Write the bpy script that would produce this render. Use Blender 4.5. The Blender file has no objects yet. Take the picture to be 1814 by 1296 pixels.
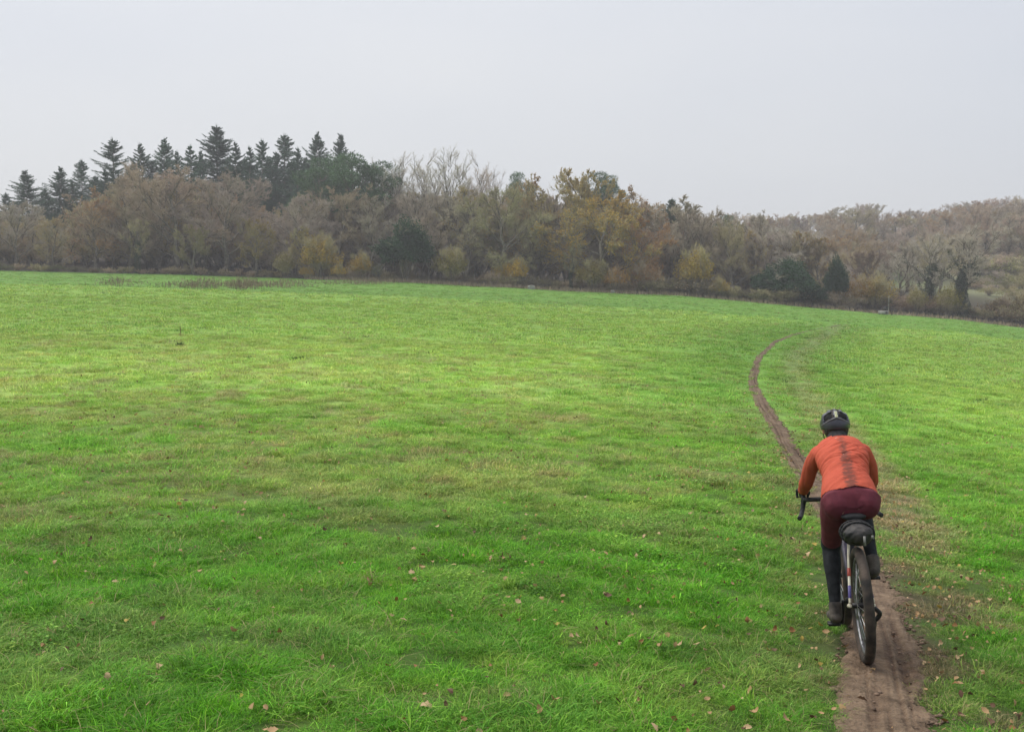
import bpy, bmesh, math, random
import numpy as np
from mathutils import Vector, Matrix

# ------------------------------------------------------------------ camera, sky, sun, exposure
scene = bpy.context.scene
F_PX, CX, CY, HORIZON, CAM_Z = 1850.0, 907.0, 648.0, 540.0, 1.7
PITCH = math.atan((CY - HORIZON) / F_PX)
cam_data = bpy.data.cameras.new('camera')
cam_data.sensor_width = 36.0
cam_data.lens = 36.0 * F_PX / 1814.0
cam_data.clip_start, cam_data.clip_end = 0.1, 6000.0
cam = bpy.data.objects.new('camera', cam_data)
scene.collection.objects.link(cam)
cam.location = (0, 0, CAM_Z)
cam.rotation_euler = (math.radians(90) - PITCH, 0, 0)
scene.camera = cam

SUN_EL, SUN_AZ = math.radians(57), math.radians(-55)     # high, ahead and to the left (azimuth from +Y to +X)
world = bpy.data.worlds.new('World'); scene.world = world; world.use_nodes = True
wn, wl = world.node_tree.nodes, world.node_tree.links
wn.clear()
w_out = wn.new('ShaderNodeOutputWorld'); w_bg = wn.new('ShaderNodeBackground')
w_sky = wn.new('ShaderNodeTexSky'); w_sky.sky_type = 'NISHITA'; w_sky.sun_disc = False
w_sky.sun_elevation = SUN_EL; w_sky.sun_rotation = SUN_AZ
w_sky.air_density = 1.0; w_sky.dust_density = 3.0
w_tc = wn.new('ShaderNodeTexCoord')
w_map = wn.new('ShaderNodeMapping'); w_map.inputs['Scale'].default_value = (1.2, 1.2, 3.6)
w_noise = wn.new('ShaderNodeTexNoise')
w_noise.inputs['Scale'].default_value = 1.0; w_noise.inputs['Detail'].default_value = 3.0
w_dot = wn.new('ShaderNodeVectorMath'); w_dot.operation = 'DOT_PRODUCT'      # cloud is a little brighter and whiter on the sun's side
w_dot.inputs[1].default_value = (math.sin(SUN_AZ), math.cos(SUN_AZ), 0.0)
w_add = wn.new('ShaderNodeMath'); w_add.operation = 'MULTIPLY_ADD'; w_add.inputs[1].default_value = 0.42
wl.new(w_tc.outputs['Generated'], w_dot.inputs[0]); wl.new(w_dot.outputs['Value'], w_add.inputs[0]); wl.new(w_noise.outputs['Fac'], w_add.inputs[2])
w_ramp = wn.new('ShaderNodeValToRGB')                     # the unbroken cloud layer
w_ramp.color_ramp.elements[0].position = 0.35; w_ramp.color_ramp.elements[0].color = (2.42, 2.57, 2.90, 1)
w_ramp.color_ramp.elements[1].position = 1.0; w_ramp.color_ramp.elements[1].color = (3.16, 3.18, 3.23, 1)
w_mix = wn.new('ShaderNodeMixRGB'); w_mix.inputs[0].default_value = 0.93
wl.new(w_tc.outputs['Generated'], w_map.inputs['Vector']); wl.new(w_map.outputs[0], w_noise.inputs['Vector'])
wl.new(w_add.outputs[0], w_ramp.inputs[0])
w_sep = wn.new('ShaderNodeSeparateXYZ'); wl.new(w_tc.outputs['Generated'], w_sep.inputs[0])
w_alt = wn.new('ShaderNodeMapRange'); w_alt.inputs[1].default_value = 0.0; w_alt.inputs[2].default_value = 1.0    # an overcast sky brightens evenly from horizon to zenith
w_alt.inputs[3].default_value = 1.0; w_alt.inputs[4].default_value = 1.7
wl.new(w_sep.outputs['Z'], w_alt.inputs[0])
w_mul = wn.new('ShaderNodeVectorMath'); w_mul.operation = 'SCALE'
wl.new(w_sky.outputs[0], w_mix.inputs[1]); wl.new(w_ramp.outputs[0], w_mix.inputs[2])
wl.new(w_mix.outputs[0], w_mul.inputs[0]); wl.new(w_alt.outputs[0], w_mul.inputs['Scale'])
wl.new(w_mul.outputs[0], w_bg.inputs['Color']); w_bg.inputs['Strength'].default_value = 0.1
wl.new(w_bg.outputs[0], w_out.inputs['Surface'])

sun_data = bpy.data.lights.new('sun', 'SUN'); sun_data.energy = 1.5
sun_data.angle = math.radians(60); sun_data.color = (1.0, 0.97, 0.92)
sun = bpy.data.objects.new('sun', sun_data); scene.collection.objects.link(sun)
sd = Vector((math.cos(SUN_EL) * math.sin(SUN_AZ), math.cos(SUN_EL) * math.cos(SUN_AZ), math.sin(SUN_EL)))
sun.rotation_euler = sd.to_track_quat('Z', 'Y').to_euler(); sun.location = sd * 100

vs = scene.view_settings
vs.view_transform = 'Standard'; vs.look = 'None'; vs.gamma = 1.0; vs.use_curve_mapping = False
vs.exposure = 1.1
scene.render.engine = 'CYCLES'
scene.cycles.use_denoising = True
scene.cycles.max_bounces = 6; scene.cycles.diffuse_bounces = 3; scene.cycles.glossy_bounces = 2
scene.cycles.transmission_bounces = 3; scene.cycles.transparent_max_bounces = 8; scene.cycles.volume_bounces = 0

# ------------------------------------------------------------------ helpers
COL = scene.collection
def tag(o, label=None, cat=None, group=None, kind=None):
    if label: o['label'] = label
    if cat: o['category'] = cat
    if group: o['group'] = group
    if kind: o['kind'] = kind
    return o
def mesh_np(name, verts, faces_list, smooth=False):
    """faces_list: list of int arrays (n,k); k may differ between arrays"""
    me = bpy.data.meshes.new(name)
    verts = np.asarray(verts, dtype=np.float32)
    faces_list = [np.asarray(f, dtype=np.int32) for f in faces_list if len(f)]
    nl = sum(f.size for f in faces_list); npoly = sum(len(f) for f in faces_list)
    me.vertices.add(len(verts)); me.vertices.foreach_set('co', verts.ravel())
    me.loops.add(nl); me.loops.foreach_set('vertex_index', np.concatenate([f.ravel() for f in faces_list]))
    tot = np.concatenate([np.full(len(f), f.shape[1], np.int32) for f in faces_list])
    start = np.concatenate([[0], np.cumsum(tot)[:-1]]).astype(np.int32)
    me.polygons.add(npoly); me.polygons.foreach_set('loop_start', start); me.polygons.foreach_set('loop_total', tot)
    if smooth: me.polygons.foreach_set('use_smooth', np.ones(npoly, bool))
    me.update(calc_edges=True)
    return me
def point_attr(me, name, arr, typ='FLOAT'):
    a = me.attributes.new(name, typ, 'POINT')
    key = {'FLOAT': 'value', 'INT': 'value', 'FLOAT_VECTOR': 'vector', 'FLOAT_COLOR': 'color'}[typ]
    a.data.foreach_set(key, np.asarray(arr, dtype=np.int32 if typ == 'INT' else np.float32).ravel())
def obj(name, me, mat=None, parent=None):
    o = bpy.data.objects.new(name, me); COL.objects.link(o)
    if mat is not None and me is not None and not me.materials: me.materials.append(mat)
    if parent is not None: o.parent = parent
    return o
def empty(name, loc=(0, 0, 0)):
    o = bpy.data.objects.new(name, None); COL.objects.link(o); o.location = loc; o.empty_display_size = 0.1
    return o

def smoothstep(a, b, x):
    t = np.clip((np.asarray(x, float) - a) / (b - a), 0, 1); return t * t * (3 - 2 * t)
def _hash(ix, iy, seed):
    n = (ix.astype(np.int64) * 374761393 + iy.astype(np.int64) * 668265263 + seed * 974711) & 0x7fffffff
    n = ((n ^ (n >> 13)) * 1274126177) & 0x7fffffff
    n = ((n ^ (n >> 16)) * 668265263) & 0x7fffffff
    return ((n ^ (n >> 15)) & 0xffff) / 65535.0
def vnoise(x, y, seed=0):
    x = np.asarray(x, float); y = np.asarray(y, float)
    ix, iy = np.floor(x), np.floor(y); fx, fy = x - ix, y - iy
    fx = fx * fx * (3 - 2 * fx); fy = fy * fy * (3 - 2 * fy)
    a, b = _hash(ix, iy, seed), _hash(ix + 1, iy, seed); c, d = _hash(ix, iy + 1, seed), _hash(ix + 1, iy + 1, seed)
    return (a * (1 - fx) + b * fx) * (1 - fy) + (c * (1 - fx) + d * fx) * fy
def fbm(x, y, seed=0, octv=3, gain=0.5):
    s = 0; amp = 1; tot = 0
    for k in range(octv):
        s = s + amp * vnoise(x * 2 ** k + 17.3 * k, y * 2 ** k - 9.1 * k, seed + k); tot += amp; amp *= gain
    return s / tot

# ------------------------------------------------------------------ materials
def new_mat(name):
    m = bpy.data.materials.new(name); m.use_nodes = True
    return m, m.node_tree.nodes, m.node_tree.links, m.node_tree.nodes['Principled BSDF']
def noise_mat(name, c1, c2, scale=20, rough=0.7, bump=0.0, bump_scale=None, metal=0.0, detail=4, spec=0.3, coord='Object'):
    m, n, l, p = new_mat(name)
    tc = n.new('ShaderNodeTexCoord'); nt = n.new('ShaderNodeTexNoise'); rp = n.new('ShaderNodeValToRGB')
    nt.inputs['Scale'].default_value = scale; nt.inputs['Detail'].default_value = detail
    rp.color_ramp.elements[0].position = 0.35; rp.color_ramp.elements[1].position = 0.65
    rp.color_ramp.elements[0].color = (*c1, 1); rp.color_ramp.elements[1].color = (*c2, 1)
    l.new(tc.outputs[coord], nt.inputs['Vector']); l.new(nt.outputs['Fac'], rp.inputs[0]); l.new(rp.outputs[0], p.inputs['Base Color'])
    p.inputs['Roughness'].default_value = rough; p.inputs['Metallic'].default_value = metal
    p.inputs['Specular IOR Level'].default_value = spec
    if bump:
        n2 = n.new('ShaderNodeTexNoise'); n2.inputs['Scale'].default_value = bump_scale or scale * 3; n2.inputs['Detail'].default_value = 4
        b = n.new('ShaderNodeBump'); b.inputs['Strength'].default_value = 1.0; b.inputs['Distance'].default_value = bump
        l.new(tc.outputs[coord], n2.inputs['Vector']); l.new(n2.outputs['Fac'], b.inputs['Height']); l.new(b.outputs[0], p.inputs['Normal'])
    return m

# ------------------------------------------------------------------ terrain
EU = np.array([-4000, -800, -200, 0, 300, 560, 700, 900, 1000, 1100, 1200, 1300, 1400, 1500, 1600, 1700, 1814, 2000, 2600, 5000], float)
EY = np.array([474, 474, 478, 482, 488, 496, 500, 510, 516, 520, 524, 533, 543, 552, 560, 568, 582, 598, 610, 610], float)
_lr = np.linspace(math.log(0.5), math.log(4000), 900)
_hr = np.interp(np.exp(_lr), [0, 3, 5, 6.5, 7.6, 10, 15, 25, 50, 70, 110, 150, 200, 300, 4000],
                [1.70, 1.78, 1.94, 2.07, 2.17, 2.30, 2.36, 2.32, 2.05, 1.75, 1.0, 0.05, -2.2, -6.0, -6.0])
_k = np.hanning(45); _k /= _k.sum()
_hr = np.convolve(np.pad(_hr, 22, mode='edge'), _k, mode='valid')
def azim_u(X, Y):
    t = np.arctan2(X, Y)
    return CX + F_PX * np.tan(np.clip(t, -1.2, 1.2)), t
def H0(X, Y):
    X = np.asarray(X, float); Y = np.asarray(Y, float)
    r = np.maximum(np.hypot(X, Y), 0.5); u, t = azim_u(X, Y)
    e = (HORIZON - np.interp(u, EU, EY)) / F_PX * np.cos(np.clip(t, -1.2, 1.2))
    back = smoothstep(1.0, 2.2, np.abs(t)); e = e * (1 - back)
    h = np.interp(np.log(r), _lr, _hr)
    w = smoothstep(1130, 1600, u) * (1 - back)
    hill = w * np.interp(r, [0, 170, 235, 300, 400, 520, 4000], [0, 0, 3, 11, 25, 30, 32])
    # the little brow that hides the far end of the path and the hollow with dead weeds at the left
    return CAM_Z + e * np.minimum(r, 420) - h + hill
def ray(px, py):
    dx, dy = (px - CX) / F_PX, (CY - py) / F_PX
    c, s = math.cos(PITCH), math.sin(PITCH)
    return np.array([dx, c + dy * s, -s + dy * c])
def ground_at(px, py, far=400.0):
    d = ray(px, py); prev = 1.0
    for t in np.geomspace(2.0, far, 1500):
        p = d * t
        if CAM_Z + p[2] <= H0(p[0], p[1]):
            lo, hi = prev, t
            for _ in range(30):
                m = (lo + hi) / 2; q = d * m
                if CAM_Z + q[2] <= H0(q[0], q[1]): hi = m
                else: lo = m
            q = d * hi; return np.array([q[0], q[1], CAM_Z + q[2]])
        prev = t
    q = d * far; return np.array([q[0], q[1], float(H0(q[0], q[1]))])
def top_z(px, py, r):
    """height of the point seen at (px, py) at horizontal distance r"""
    d = ray(px, py); return CAM_Z + d[2] * r / math.hypot(d[0], d[1])
def at_r(px, r):
    d = ray(px, HORIZON); k = r / math.hypot(d[0], d[1]); return d[0] * k, d[1] * k

PATH_PX = [(1600, 1420, 215), (1577, 1296, 188), (1568, 1172, 134), (1549, 1080, 112), (1516, 985, 98), (1481, 910, 72), (1432, 838, 48),
           (1403, 800, 33), (1380, 758, 29), (1349, 714, 23.5), (1332, 674, 18), (1344, 633, 11.5), (1373, 605, 8.5), (1410, 591, 6.0), (1445, 583, 3.2), (1490, 574.5, 1.8)]
_pp = np.array([np.append(ground_at(a, b)[:2], w * math.hypot(*ground_at(a, b)[:2]) / F_PX / 2) for a, b, w in PATH_PX])
_d0 = (_pp[1] - _pp[0]); _pp = np.vstack([_pp[0] - _d0 * 3.0, _pp]); _pp[0, 2] = _pp[1, 2]
_ys = np.linspace(_pp[0, 1], _pp[-1, 1], 1400)
_xs, _ws = np.interp(_ys, _pp[:, 1], _pp[:, 0]), np.interp(_ys, _pp[:, 1], _pp[:, 2])
for _i in range(3):                                     # round the corners of the traced line
    _kk = np.hanning(41); _kk /= _kk.sum()
    _xs[20:-20] = np.convolve(_xs, _kk, mode='valid'); _ws[20:-20] = np.convolve(_ws, _kk, mode='valid')
PATH_Y0, PATH_Y1 = _ys[0], _ys[-1]
def path_d(X, Y):
    """signed distance in half-widths from the path's centre line; >1 is grass"""
    xc, w = np.interp(Y, _ys, _xs), np.interp(Y, _ys, _ws)
    sl = np.interp(Y, _ys[:-1], np.diff(_xs) / np.diff(_ys)); c = 1 / np.sqrt(1 + sl * sl)
    d = (X - xc) * c / w
    return np.where((Y < PATH_Y0) | (Y > PATH_Y1), 9.0, d), w
TRAIL_PX = [(1760, 1296), (1700, 1120), (1640, 985), (1560, 850), (1480, 760), (1430, 700), (1402, 655), (1412, 628), (1450, 600), (1490, 575)]
_tp = np.array([ground_at(a, b)[:2] for a, b in TRAIL_PX])
def trail_d(X, Y):
    xc = np.interp(Y, _tp[:, 1], _tp[:, 0]); return np.where((Y < _tp[0, 1]) | (Y > _tp[-1, 1]), 9.0, (X - xc))
def relief(X, Y):
    r = np.hypot(X, Y); near = 1 - smoothstep(60, 140, r)
    z = (fbm(X * 0.22, Y * 0.22, 5) - 0.5) * 0.16 * smoothstep(3, 14, r) + (fbm(X * 1.1, Y * 1.1, 9) - 0.5) * 0.075 * near + (fbm(X * 4.5, Y * 4.5, 12, 2) - 0.5) * 0.03 * near
    return z
def H(X, Y):
    d, w = path_d(X, Y); a = np.abs(d)
    flat = smoothstep(2.6, 1.0, a)
    return H0(X, Y) + relief(X, Y) * (1 - 0.75 * flat) - 0.035 * smoothstep(1.25, 0.6, a)

# ---- colour of the sward (real patches of differing grass), linear
def mixc(a, b, t): return a + (b - a) * np.asarray(t)[..., None]
C = lambda *v: np.array(v, float)
def grass_colour(X, Y):
    X = np.asarray(X, float); Y = np.asarray(Y, float)
    n1, n2, n3 = fbm(X * .16, Y * .16, 21), fbm(X * .7, Y * .7, 31), fbm(X * 2.3, Y * 2.3, 41)
    nm = fbm(X * .045, Y * .03, 51, 2)
    far = smoothstep(6.5, 30, np.hypot(X, Y) + (n1 - .5) * 8)       # the sown ley further out is yellower than the lush headland
    lush, ley = C(.076, .265, .008), C(.225, .385, .060)
    c = mixc(lush, ley, far)
    c = mixc(c, C(.045, .13, .018) * np.ones_like(c), smoothstep(.55, .75, n2) * .28 * (1 - .7 * far))
    c = mixc(c, C(.13, .25, .045) * np.ones_like(c), smoothstep(.52, .75, fbm(X * .9, Y * .9, 61)) * .4)
    c = mixc(c, C(.15, .30, .035) * np.ones_like(c), smoothstep(.55, .75, n3) * .5)
    # dry straw-coloured thatch: strongest in a band across the middle of the field on the left
    r = np.hypot(X, Y)
    band = smoothstep(8.5, 13, r) * (1 - smoothstep(24, 48, r)) * (1 - smoothstep(-1.5, 4.0, X - .08 * Y))
    dry = np.clip(smoothstep(.40, .70, .15 * n1 + .5 * n2 + .35 * n3) * (.14 + .62 * band) + .10 * band, 0, .8)
    c = mixc(c, C(.36, .36, .13) * np.ones_like(c), dry * .5)
    c = mixc(c, C(.26, .20, .11) * np.ones_like(c), smoothstep(.62, .74, fbm(X * 2.4, Y * 1.9, 71)) * (.15 + .36 * band) * (1 - .6 * smoothstep(30, 80, r)))
    # worn grass beside the path and along the faint second trail
    d, w = path_d(X, Y); a = np.abs(d) * w
    verge = smoothstep(1.3, .15, a) * smoothstep(.3, .65, n3 * .6 + n2 * .4) * (1 - smoothstep(20, 50, r))
    rightv = smoothstep(.0, .4, d * w) * smoothstep(3.2, .6, d * w) * (1 - smoothstep(9, 16, r))
    c = mixc(c, C(.16, .115, .07) * np.ones_like(c), np.clip(verge * .45 + rightv * smoothstep(.42, .66, n3) * .55, 0, .8))
    td = np.abs(trail_d(X, Y)); tw = np.interp(r, [5, 30, 90], [.4, .5, .7])
    c = mixc(c, C(.29, .24, .13) * np.ones_like(c), smoothstep(1.6, .3, td / tw) * smoothstep(.2, .5, n3) * .75 * smoothstep(7, 14, r))
    c = mixc(c, C(.06, .19, .02) * np.ones_like(c), smoothstep(6, 1, np.abs(d) * w) * smoothstep(14, 30, r) * .5)
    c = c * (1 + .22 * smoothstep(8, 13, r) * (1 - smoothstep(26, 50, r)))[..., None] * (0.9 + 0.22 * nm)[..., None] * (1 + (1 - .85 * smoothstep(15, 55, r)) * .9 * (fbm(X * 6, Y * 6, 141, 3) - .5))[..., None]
    return c
EDGE = 150.0

def build_ground():
    r1 = np.exp(np.arange(math.log(1.2), math.log(152), .0125)); r2 = np.exp(np.arange(math.log(156), math.log(1150), .06))
    r = np.concatenate([[.25, .5, .8], r1, r2])
    ang = np.radians(np.concatenate([np.arange(-180, -45, 6.), np.arange(-45, -40, 1.), np.arange(-40, -31, .4), np.arange(-31, 31, .19), np.arange(31, 40, .4), np.arange(40, 45, 1.), np.arange(45, 180, 6.)]))
    R, A = np.meshgrid(r, ang, indexing='ij')
    X, Y = R * np.sin(A), R * np.cos(A); Z = H(X, Y)
    nr, na = R.shape
    i = np.arange(nr - 1)[:, None] * na; j = np.arange(na)[None, :]; j2 = (j + 1) % na
    quads = np.stack([i + j, i + j2, i + na + j2, i + na + j], -1).reshape(-1, 4)[:, ::-1]
    verts = np.stack([X, Y, Z], -1).reshape(-1, 3)
    c0 = len(verts); verts = np.vstack([verts, [[0, 0, float(H(np.array(0.), np.array(.01)))]]])
    fan = np.stack([np.full(na, c0), np.arange(na), (np.arange(na) + 1) % na], -1)[:, ::-1]
    me = mesh_np('ground', verts, [quads, fan], smooth=True)
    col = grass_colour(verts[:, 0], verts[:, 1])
    rr = np.hypot(verts[:, 0], verts[:, 1])
    col = mixc(col, col * .35 + C(.03, .026, .012), 1 - smoothstep(9, 26, rr))          # brown thatch and soil under the blades, darkened for shadow pockets between clumps
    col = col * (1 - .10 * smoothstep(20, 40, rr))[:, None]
    u, _ = azim_u(verts[:, 0], verts[:, 1])
    wood = smoothstep(149, 153, rr) * (1 - smoothstep(1500, 1700, u) * smoothstep(215, 235, rr) * (1 - smoothstep(268, 290, rr)))
    wood = np.where(np.abs(u) > 2600, 0, wood)
    col = mixc(col, C(.042, .033, .020) * np.ones_like(col), wood)
    hillf = smoothstep(1500, 1700, u) * smoothstep(190, 235, rr) * (1 - smoothstep(268, 290, rr)); col = mixc(col, C(.185, .185, .10) * np.ones_like(col), hillf)
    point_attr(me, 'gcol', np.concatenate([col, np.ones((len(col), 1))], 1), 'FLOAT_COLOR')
    m, n, l, p = new_mat('turf')
    at = n.new('ShaderNodeAttribute'); at.attribute_name = 'gcol'
    g = n.new('ShaderNodeNewGeometry')
    nz = n.new('ShaderNodeTexNoise'); nz.inputs['Scale'].default_value = 14; nz.inputs['Detail'].default_value = 8; nz.inputs['Roughness'].default_value = .7
    l.new(g.outputs['Position'], nz.inputs['Vector'])
    mr = n.new('ShaderNodeMapRange'); mr.inputs[1].default_value = .3; mr.inputs[2].default_value = .7; mr.inputs[3].default_value = .72; mr.inputs[4].default_value = 1.15
    l.new(nz.outputs['Fac'], mr.inputs[0])
    mu = n.new('ShaderNodeVectorMath'); mu.operation = 'SCALE'; l.new(at.outputs['Color'], mu.inputs[0]); l.new(mr.outputs[0], mu.inputs['Scale'])
    l.new(mu.outputs[0], p.inputs['Base Color']); p.inputs['Roughness'].default_value = .9; p.inputs['Specular IOR Level'].default_value = .15
    bp = n.new('ShaderNodeBump'); bp.inputs['Distance'].default_value = .06; bp.inputs['Strength'].default_value = .8
    l.new(nz.outputs['Fac'], bp.inputs['Height']); l.new(bp.outputs[0], p.inputs['Normal'])
    o = obj('ground', me, m); tag(o, 'rolling green grass field', kind='structure')
build_ground()

def build_path():
    ys = np.concatenate([np.arange(PATH_Y0, 16, .03), np.geomspace(16, PATH_Y1, 500)])
    s = np.linspace(-1.7, 1.7, 85)
    YC, S = np.meshgrid(ys, s, indexing='ij')
    xc, w = np.interp(YC, _ys, _xs), np.interp(YC, _ys, _ws)
    sl = np.interp(YC, _ys[:-1], np.diff(_xs) / np.diff(_ys)); c = 1 / np.sqrt(1 + sl * sl)
    X, Y = xc + S * w * c, YC - S * w * sl * c
    base = H0(X, Y) + relief(X, Y) * .25 - .035
    ragged = 1.02 + (fbm(Y * 2.2, S * 0 + np.sign(S) * 7, 81) - .5) * (.75 + .35 * (S > 0)) + (fbm(Y * 9, np.sign(S) * 3, 83, 2) - .5) * .4
    a = np.abs(S) / ragged
    prof = -.02 + .055 * (1 - smoothstep(.75, 1.22, a)) - .03 * smoothstep(1.15, 1.4, a)
    wob = (vnoise(Y * .5, Y * 0, 85) - .5) * .35
    ruts = 0
    for k, (sc, dw, dp) in enumerate([(-.42, .13, .018), (-.12, .04, .010), (-.22, .035, .009), (.16, .05, .012), (.28, .035, .009), (.52, .14, .020), (-.68, .05, .009), (.05, .03, .008)]):
        ctr = sc + wob * (1 if k % 2 else -.5) + (vnoise(Y * .35 + 9 * k, Y * 0, 90 + k) - .5) * .45
        g = np.exp(-((S - ctr) / dw) ** 2); live = smoothstep(.38, .62, fbm(Y * .6 + 31 * k, S * 0 + 5 * k, 95))
        ruts = ruts - g * dp * live + np.exp(-((S - ctr - dw * 1.5) / (dw * .6)) ** 2) * dp * .4 * live
    lump = (fbm(X * 6, Y * 6, 97) - .5) * .045 + (fbm(X * 20, Y * 20, 99, 3) - .5) * .030
    Z = base + prof + ruts + lump * (.5 + .8 * smoothstep(.45, .95, np.abs(S)))
    n0, n1 = X.shape
    i = np.arange(n0 - 1)[:, None] * n1; j = np.arange(n1 - 1)[None, :]
    quads = np.stack([i + j, i + j + 1, i + n1 + j + 1, i + n1 + j], -1).reshape(-1, 4)
    me = mesh_np('path', np.stack([X, Y, Z], -1).reshape(-1, 3), [quads], smooth=True)
    wet = np.clip(np.clip(-ruts * 55, 0, 1) * (.35 + .65 * fbm(X * 5, Y * 2, 191)) + smoothstep(.5, .72, fbm(S * 9, Y * .8, 193)) * .45 + smoothstep(.55, .75, fbm(X * 1.5, Y * 1.1, 195)) * .4, 0, 1)
    point_attr(me, 'rut', wet.ravel())
    m, n, l, p = new_mat('mud')
    g = n.new('ShaderNodeNewGeometry'); nz = n.new('ShaderNodeTexNoise'); nz.inputs['Scale'].default_value = 7; nz.inputs['Detail'].default_value = 8; nz.inputs['Roughness'].default_value = .65
    rp = n.new('ShaderNodeValToRGB'); rp.color_ramp.elements[0].position = .3; rp.color_ramp.elements[1].position = .72
    rp.color_ramp.elements[0].color = (.092, .060, .036, 1); rp.color_ramp.elements[1].color = (.255, .178, .114, 1)
    l.new(g.outputs['Position'], nz.inputs['Vector']); l.new(nz.outputs['Fac'], rp.inputs[0])
    at = n.new('ShaderNodeAttribute'); at.attribute_name = 'rut'
    mx = n.new('ShaderNodeMixRGB'); mx.blend_type = 'MULTIPLY'; mx.inputs[2].default_value = (.5, .43, .40, 1)
    l.new(at.outputs['Fac'], mx.inputs[0]); l.new(rp.outputs[0], mx.inputs[1]); l.new(mx.outputs[0], p.inputs['Base Color'])
    p.inputs['Roughness'].default_value = .8; p.inputs['Specular IOR Level'].default_value = .2
    n2 = n.new('ShaderNodeTexNoise'); n2.inputs['Scale'].default_value = 40; n2.inputs['Detail'].default_value = 5; l.new(g.outputs['Position'], n2.inputs['Vector'])
    bp = n.new('ShaderNodeBump'); bp.inputs['Distance'].default_value = .035; bp.inputs['Strength'].default_value = 1.0; l.new(n2.outputs['Fac'], bp.inputs['Height']); l.new(bp.outputs[0], p.inputs['Normal'])
    tag(obj('path', me, m), 'narrow muddy footpath with tyre ruts winding through the grass', kind='structure')
build_path()
# ------------------------------------------------------------------ grass (nobody could count it): scattered tufts
def blade_tuft(seed, n, rad, hmin, hmax, width, lean, straw=0.0, curl=.5, pale=0.0):
    rg = np.random.default_rng(seed)
    a = rg.uniform(0, 2 * np.pi, n); q = rad * np.sqrt(rg.uniform(0, 1, n)); bx, by = q * np.cos(a), q * np.sin(a)
    h = rg.uniform(hmin, hmax, n); da = a + rg.normal(0, 1.0, n); ln = h * lean * rg.uniform(.2, 1.3, n)
    dx, dy = np.cos(da), np.sin(da); px, py = -dy, dx
    tw = rg.uniform(-1, 1, n); px, py = px * np.cos(tw) - py * np.sin(tw), px * np.sin(tw) + py * np.cos(tw)
    w = width * rg.uniform(.6, 1.3, n) / 2
    V = np.zeros((n, 5, 3)); m = .55
    V[:, 0] = np.stack([bx - px * w, by - py * w, h * 0 - .012], 1); V[:, 1] = np.stack([bx + px * w, by + py * w, h * 0 - .012], 1)
    mx, my = bx + dx * ln * .3, by + dy * ln * .3
    V[:, 2] = np.stack([mx + px * w * .9, my + py * w * .9, h * m], 1); V[:, 3] = np.stack([mx - px * w * .9, my - py * w * .9, h * m], 1)
    V[:, 4] = np.stack([bx + dx * ln, by + dy * ln, h * (1 - curl * rg.uniform(0, .9, n) * np.clip(ln / h, 0, 1))], 1)
    b = np.arange(n)[:, None] * 5
    me = mesh_np('tuft', V.reshape(-1, 3), [b + np.array([[0, 1, 2, 3]]), b + np.array([[3, 2, 4]])], smooth=True)
    rnd = np.maximum(rg.uniform(0, 1, n), pale * rg.uniform(.85, 1, n)); st = (rg.uniform(0, 1, n) < straw) * 1.0
    point_attr(me, 'rnd', np.repeat(rnd, 5)); point_attr(me, 'straw', np.repeat(st, 5))
    return me
def clover_tuft(seed, n, rad):
    rg = np.random.default_rng(seed)
    a = rg.uniform(0, 2 * np.pi, n); q = rad * np.sqrt(rg.uniform(0, 1, n)); c = np.stack([q * np.cos(a), q * np.sin(a), rg.uniform(.015, .045, n)], 1)
    s = rg.uniform(.006, .012, n); t = rg.uniform(0, 6.28, n); el = rg.normal(0, .35, (n, 2))
    V = np.zeros((n, 4, 3))
    for k, (u, v) in enumerate([(-1, 0), (0, -.7), (1, 0), (0, .7)]):
        ox, oy = s * (u * np.cos(t) - v * np.sin(t)), s * (u * np.sin(t) + v * np.cos(t))
        V[:, k] = c + np.stack([ox, oy, el[:, 0] * ox + el[:, 1] * oy], 1)
    me = mesh_np('tuft', V.reshape(-1, 3), [np.arange(n)[:, None] * 4 + np.array([[0, 1, 2, 3]])])
    point_attr(me, 'rnd', np.repeat(rg.uniform(0, 1, n), 4)); point_attr(me, 'straw', np.zeros(n * 4))
    return me
def grass_material():
    m, n, l, p = new_mat('grass_blade')
    at = n.new('ShaderNodeAttribute'); at.attribute_type = 'INSTANCER'; at.attribute_name = 'gcol'
    r = n.new('ShaderNodeAttribute'); r.attribute_name = 'rnd'; s = n.new('ShaderNodeAttribute'); s.attribute_name = 'straw'
    rp = n.new('ShaderNodeValToRGB'); rp.color_ramp.elements[0].color = (.55, .6, .55, 1); rp.color_ramp.elements[1].color = (2.3, 1.75, 2.6, 1)
    e = rp.color_ramp.elements.new(.72); e.color = (1.08, 1.05, .95, 1)
    l.new(r.outputs['Fac'], rp.inputs[0])
    mu = n.new('ShaderNodeMixRGB'); mu.blend_type = 'MULTIPLY'; mu.inputs[0].default_value = 1; l.new(at.outputs['Color'], mu.inputs[1]); l.new(rp.outputs[0], mu.inputs[2])
    mx = n.new('ShaderNodeMixRGB'); mx.inputs[2].default_value = (.34, .30, .13, 1); l.new(s.outputs['Fac'], mx.inputs[0]); l.new(mu.outputs[0], mx.inputs[1])
    l.new(mx.outputs[0], p.inputs['Base Color']); p.inputs['Roughness'].default_value = .6; p.inputs['Specular IOR Level'].default_value = .15
    tr = n.new('ShaderNodeBsdfTranslucent'); l.new(mx.outputs[0], tr.inputs['Color'])
    ms = n.new('ShaderNodeMixShader'); ms.inputs[0].default_value = .3; l.new(p.outputs[0], ms.inputs[1]); l.new(tr.outputs[0], ms.inputs[2])
    l.new(ms.outputs[0], n['Material Output'].inputs['Surface'])
    return m
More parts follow.
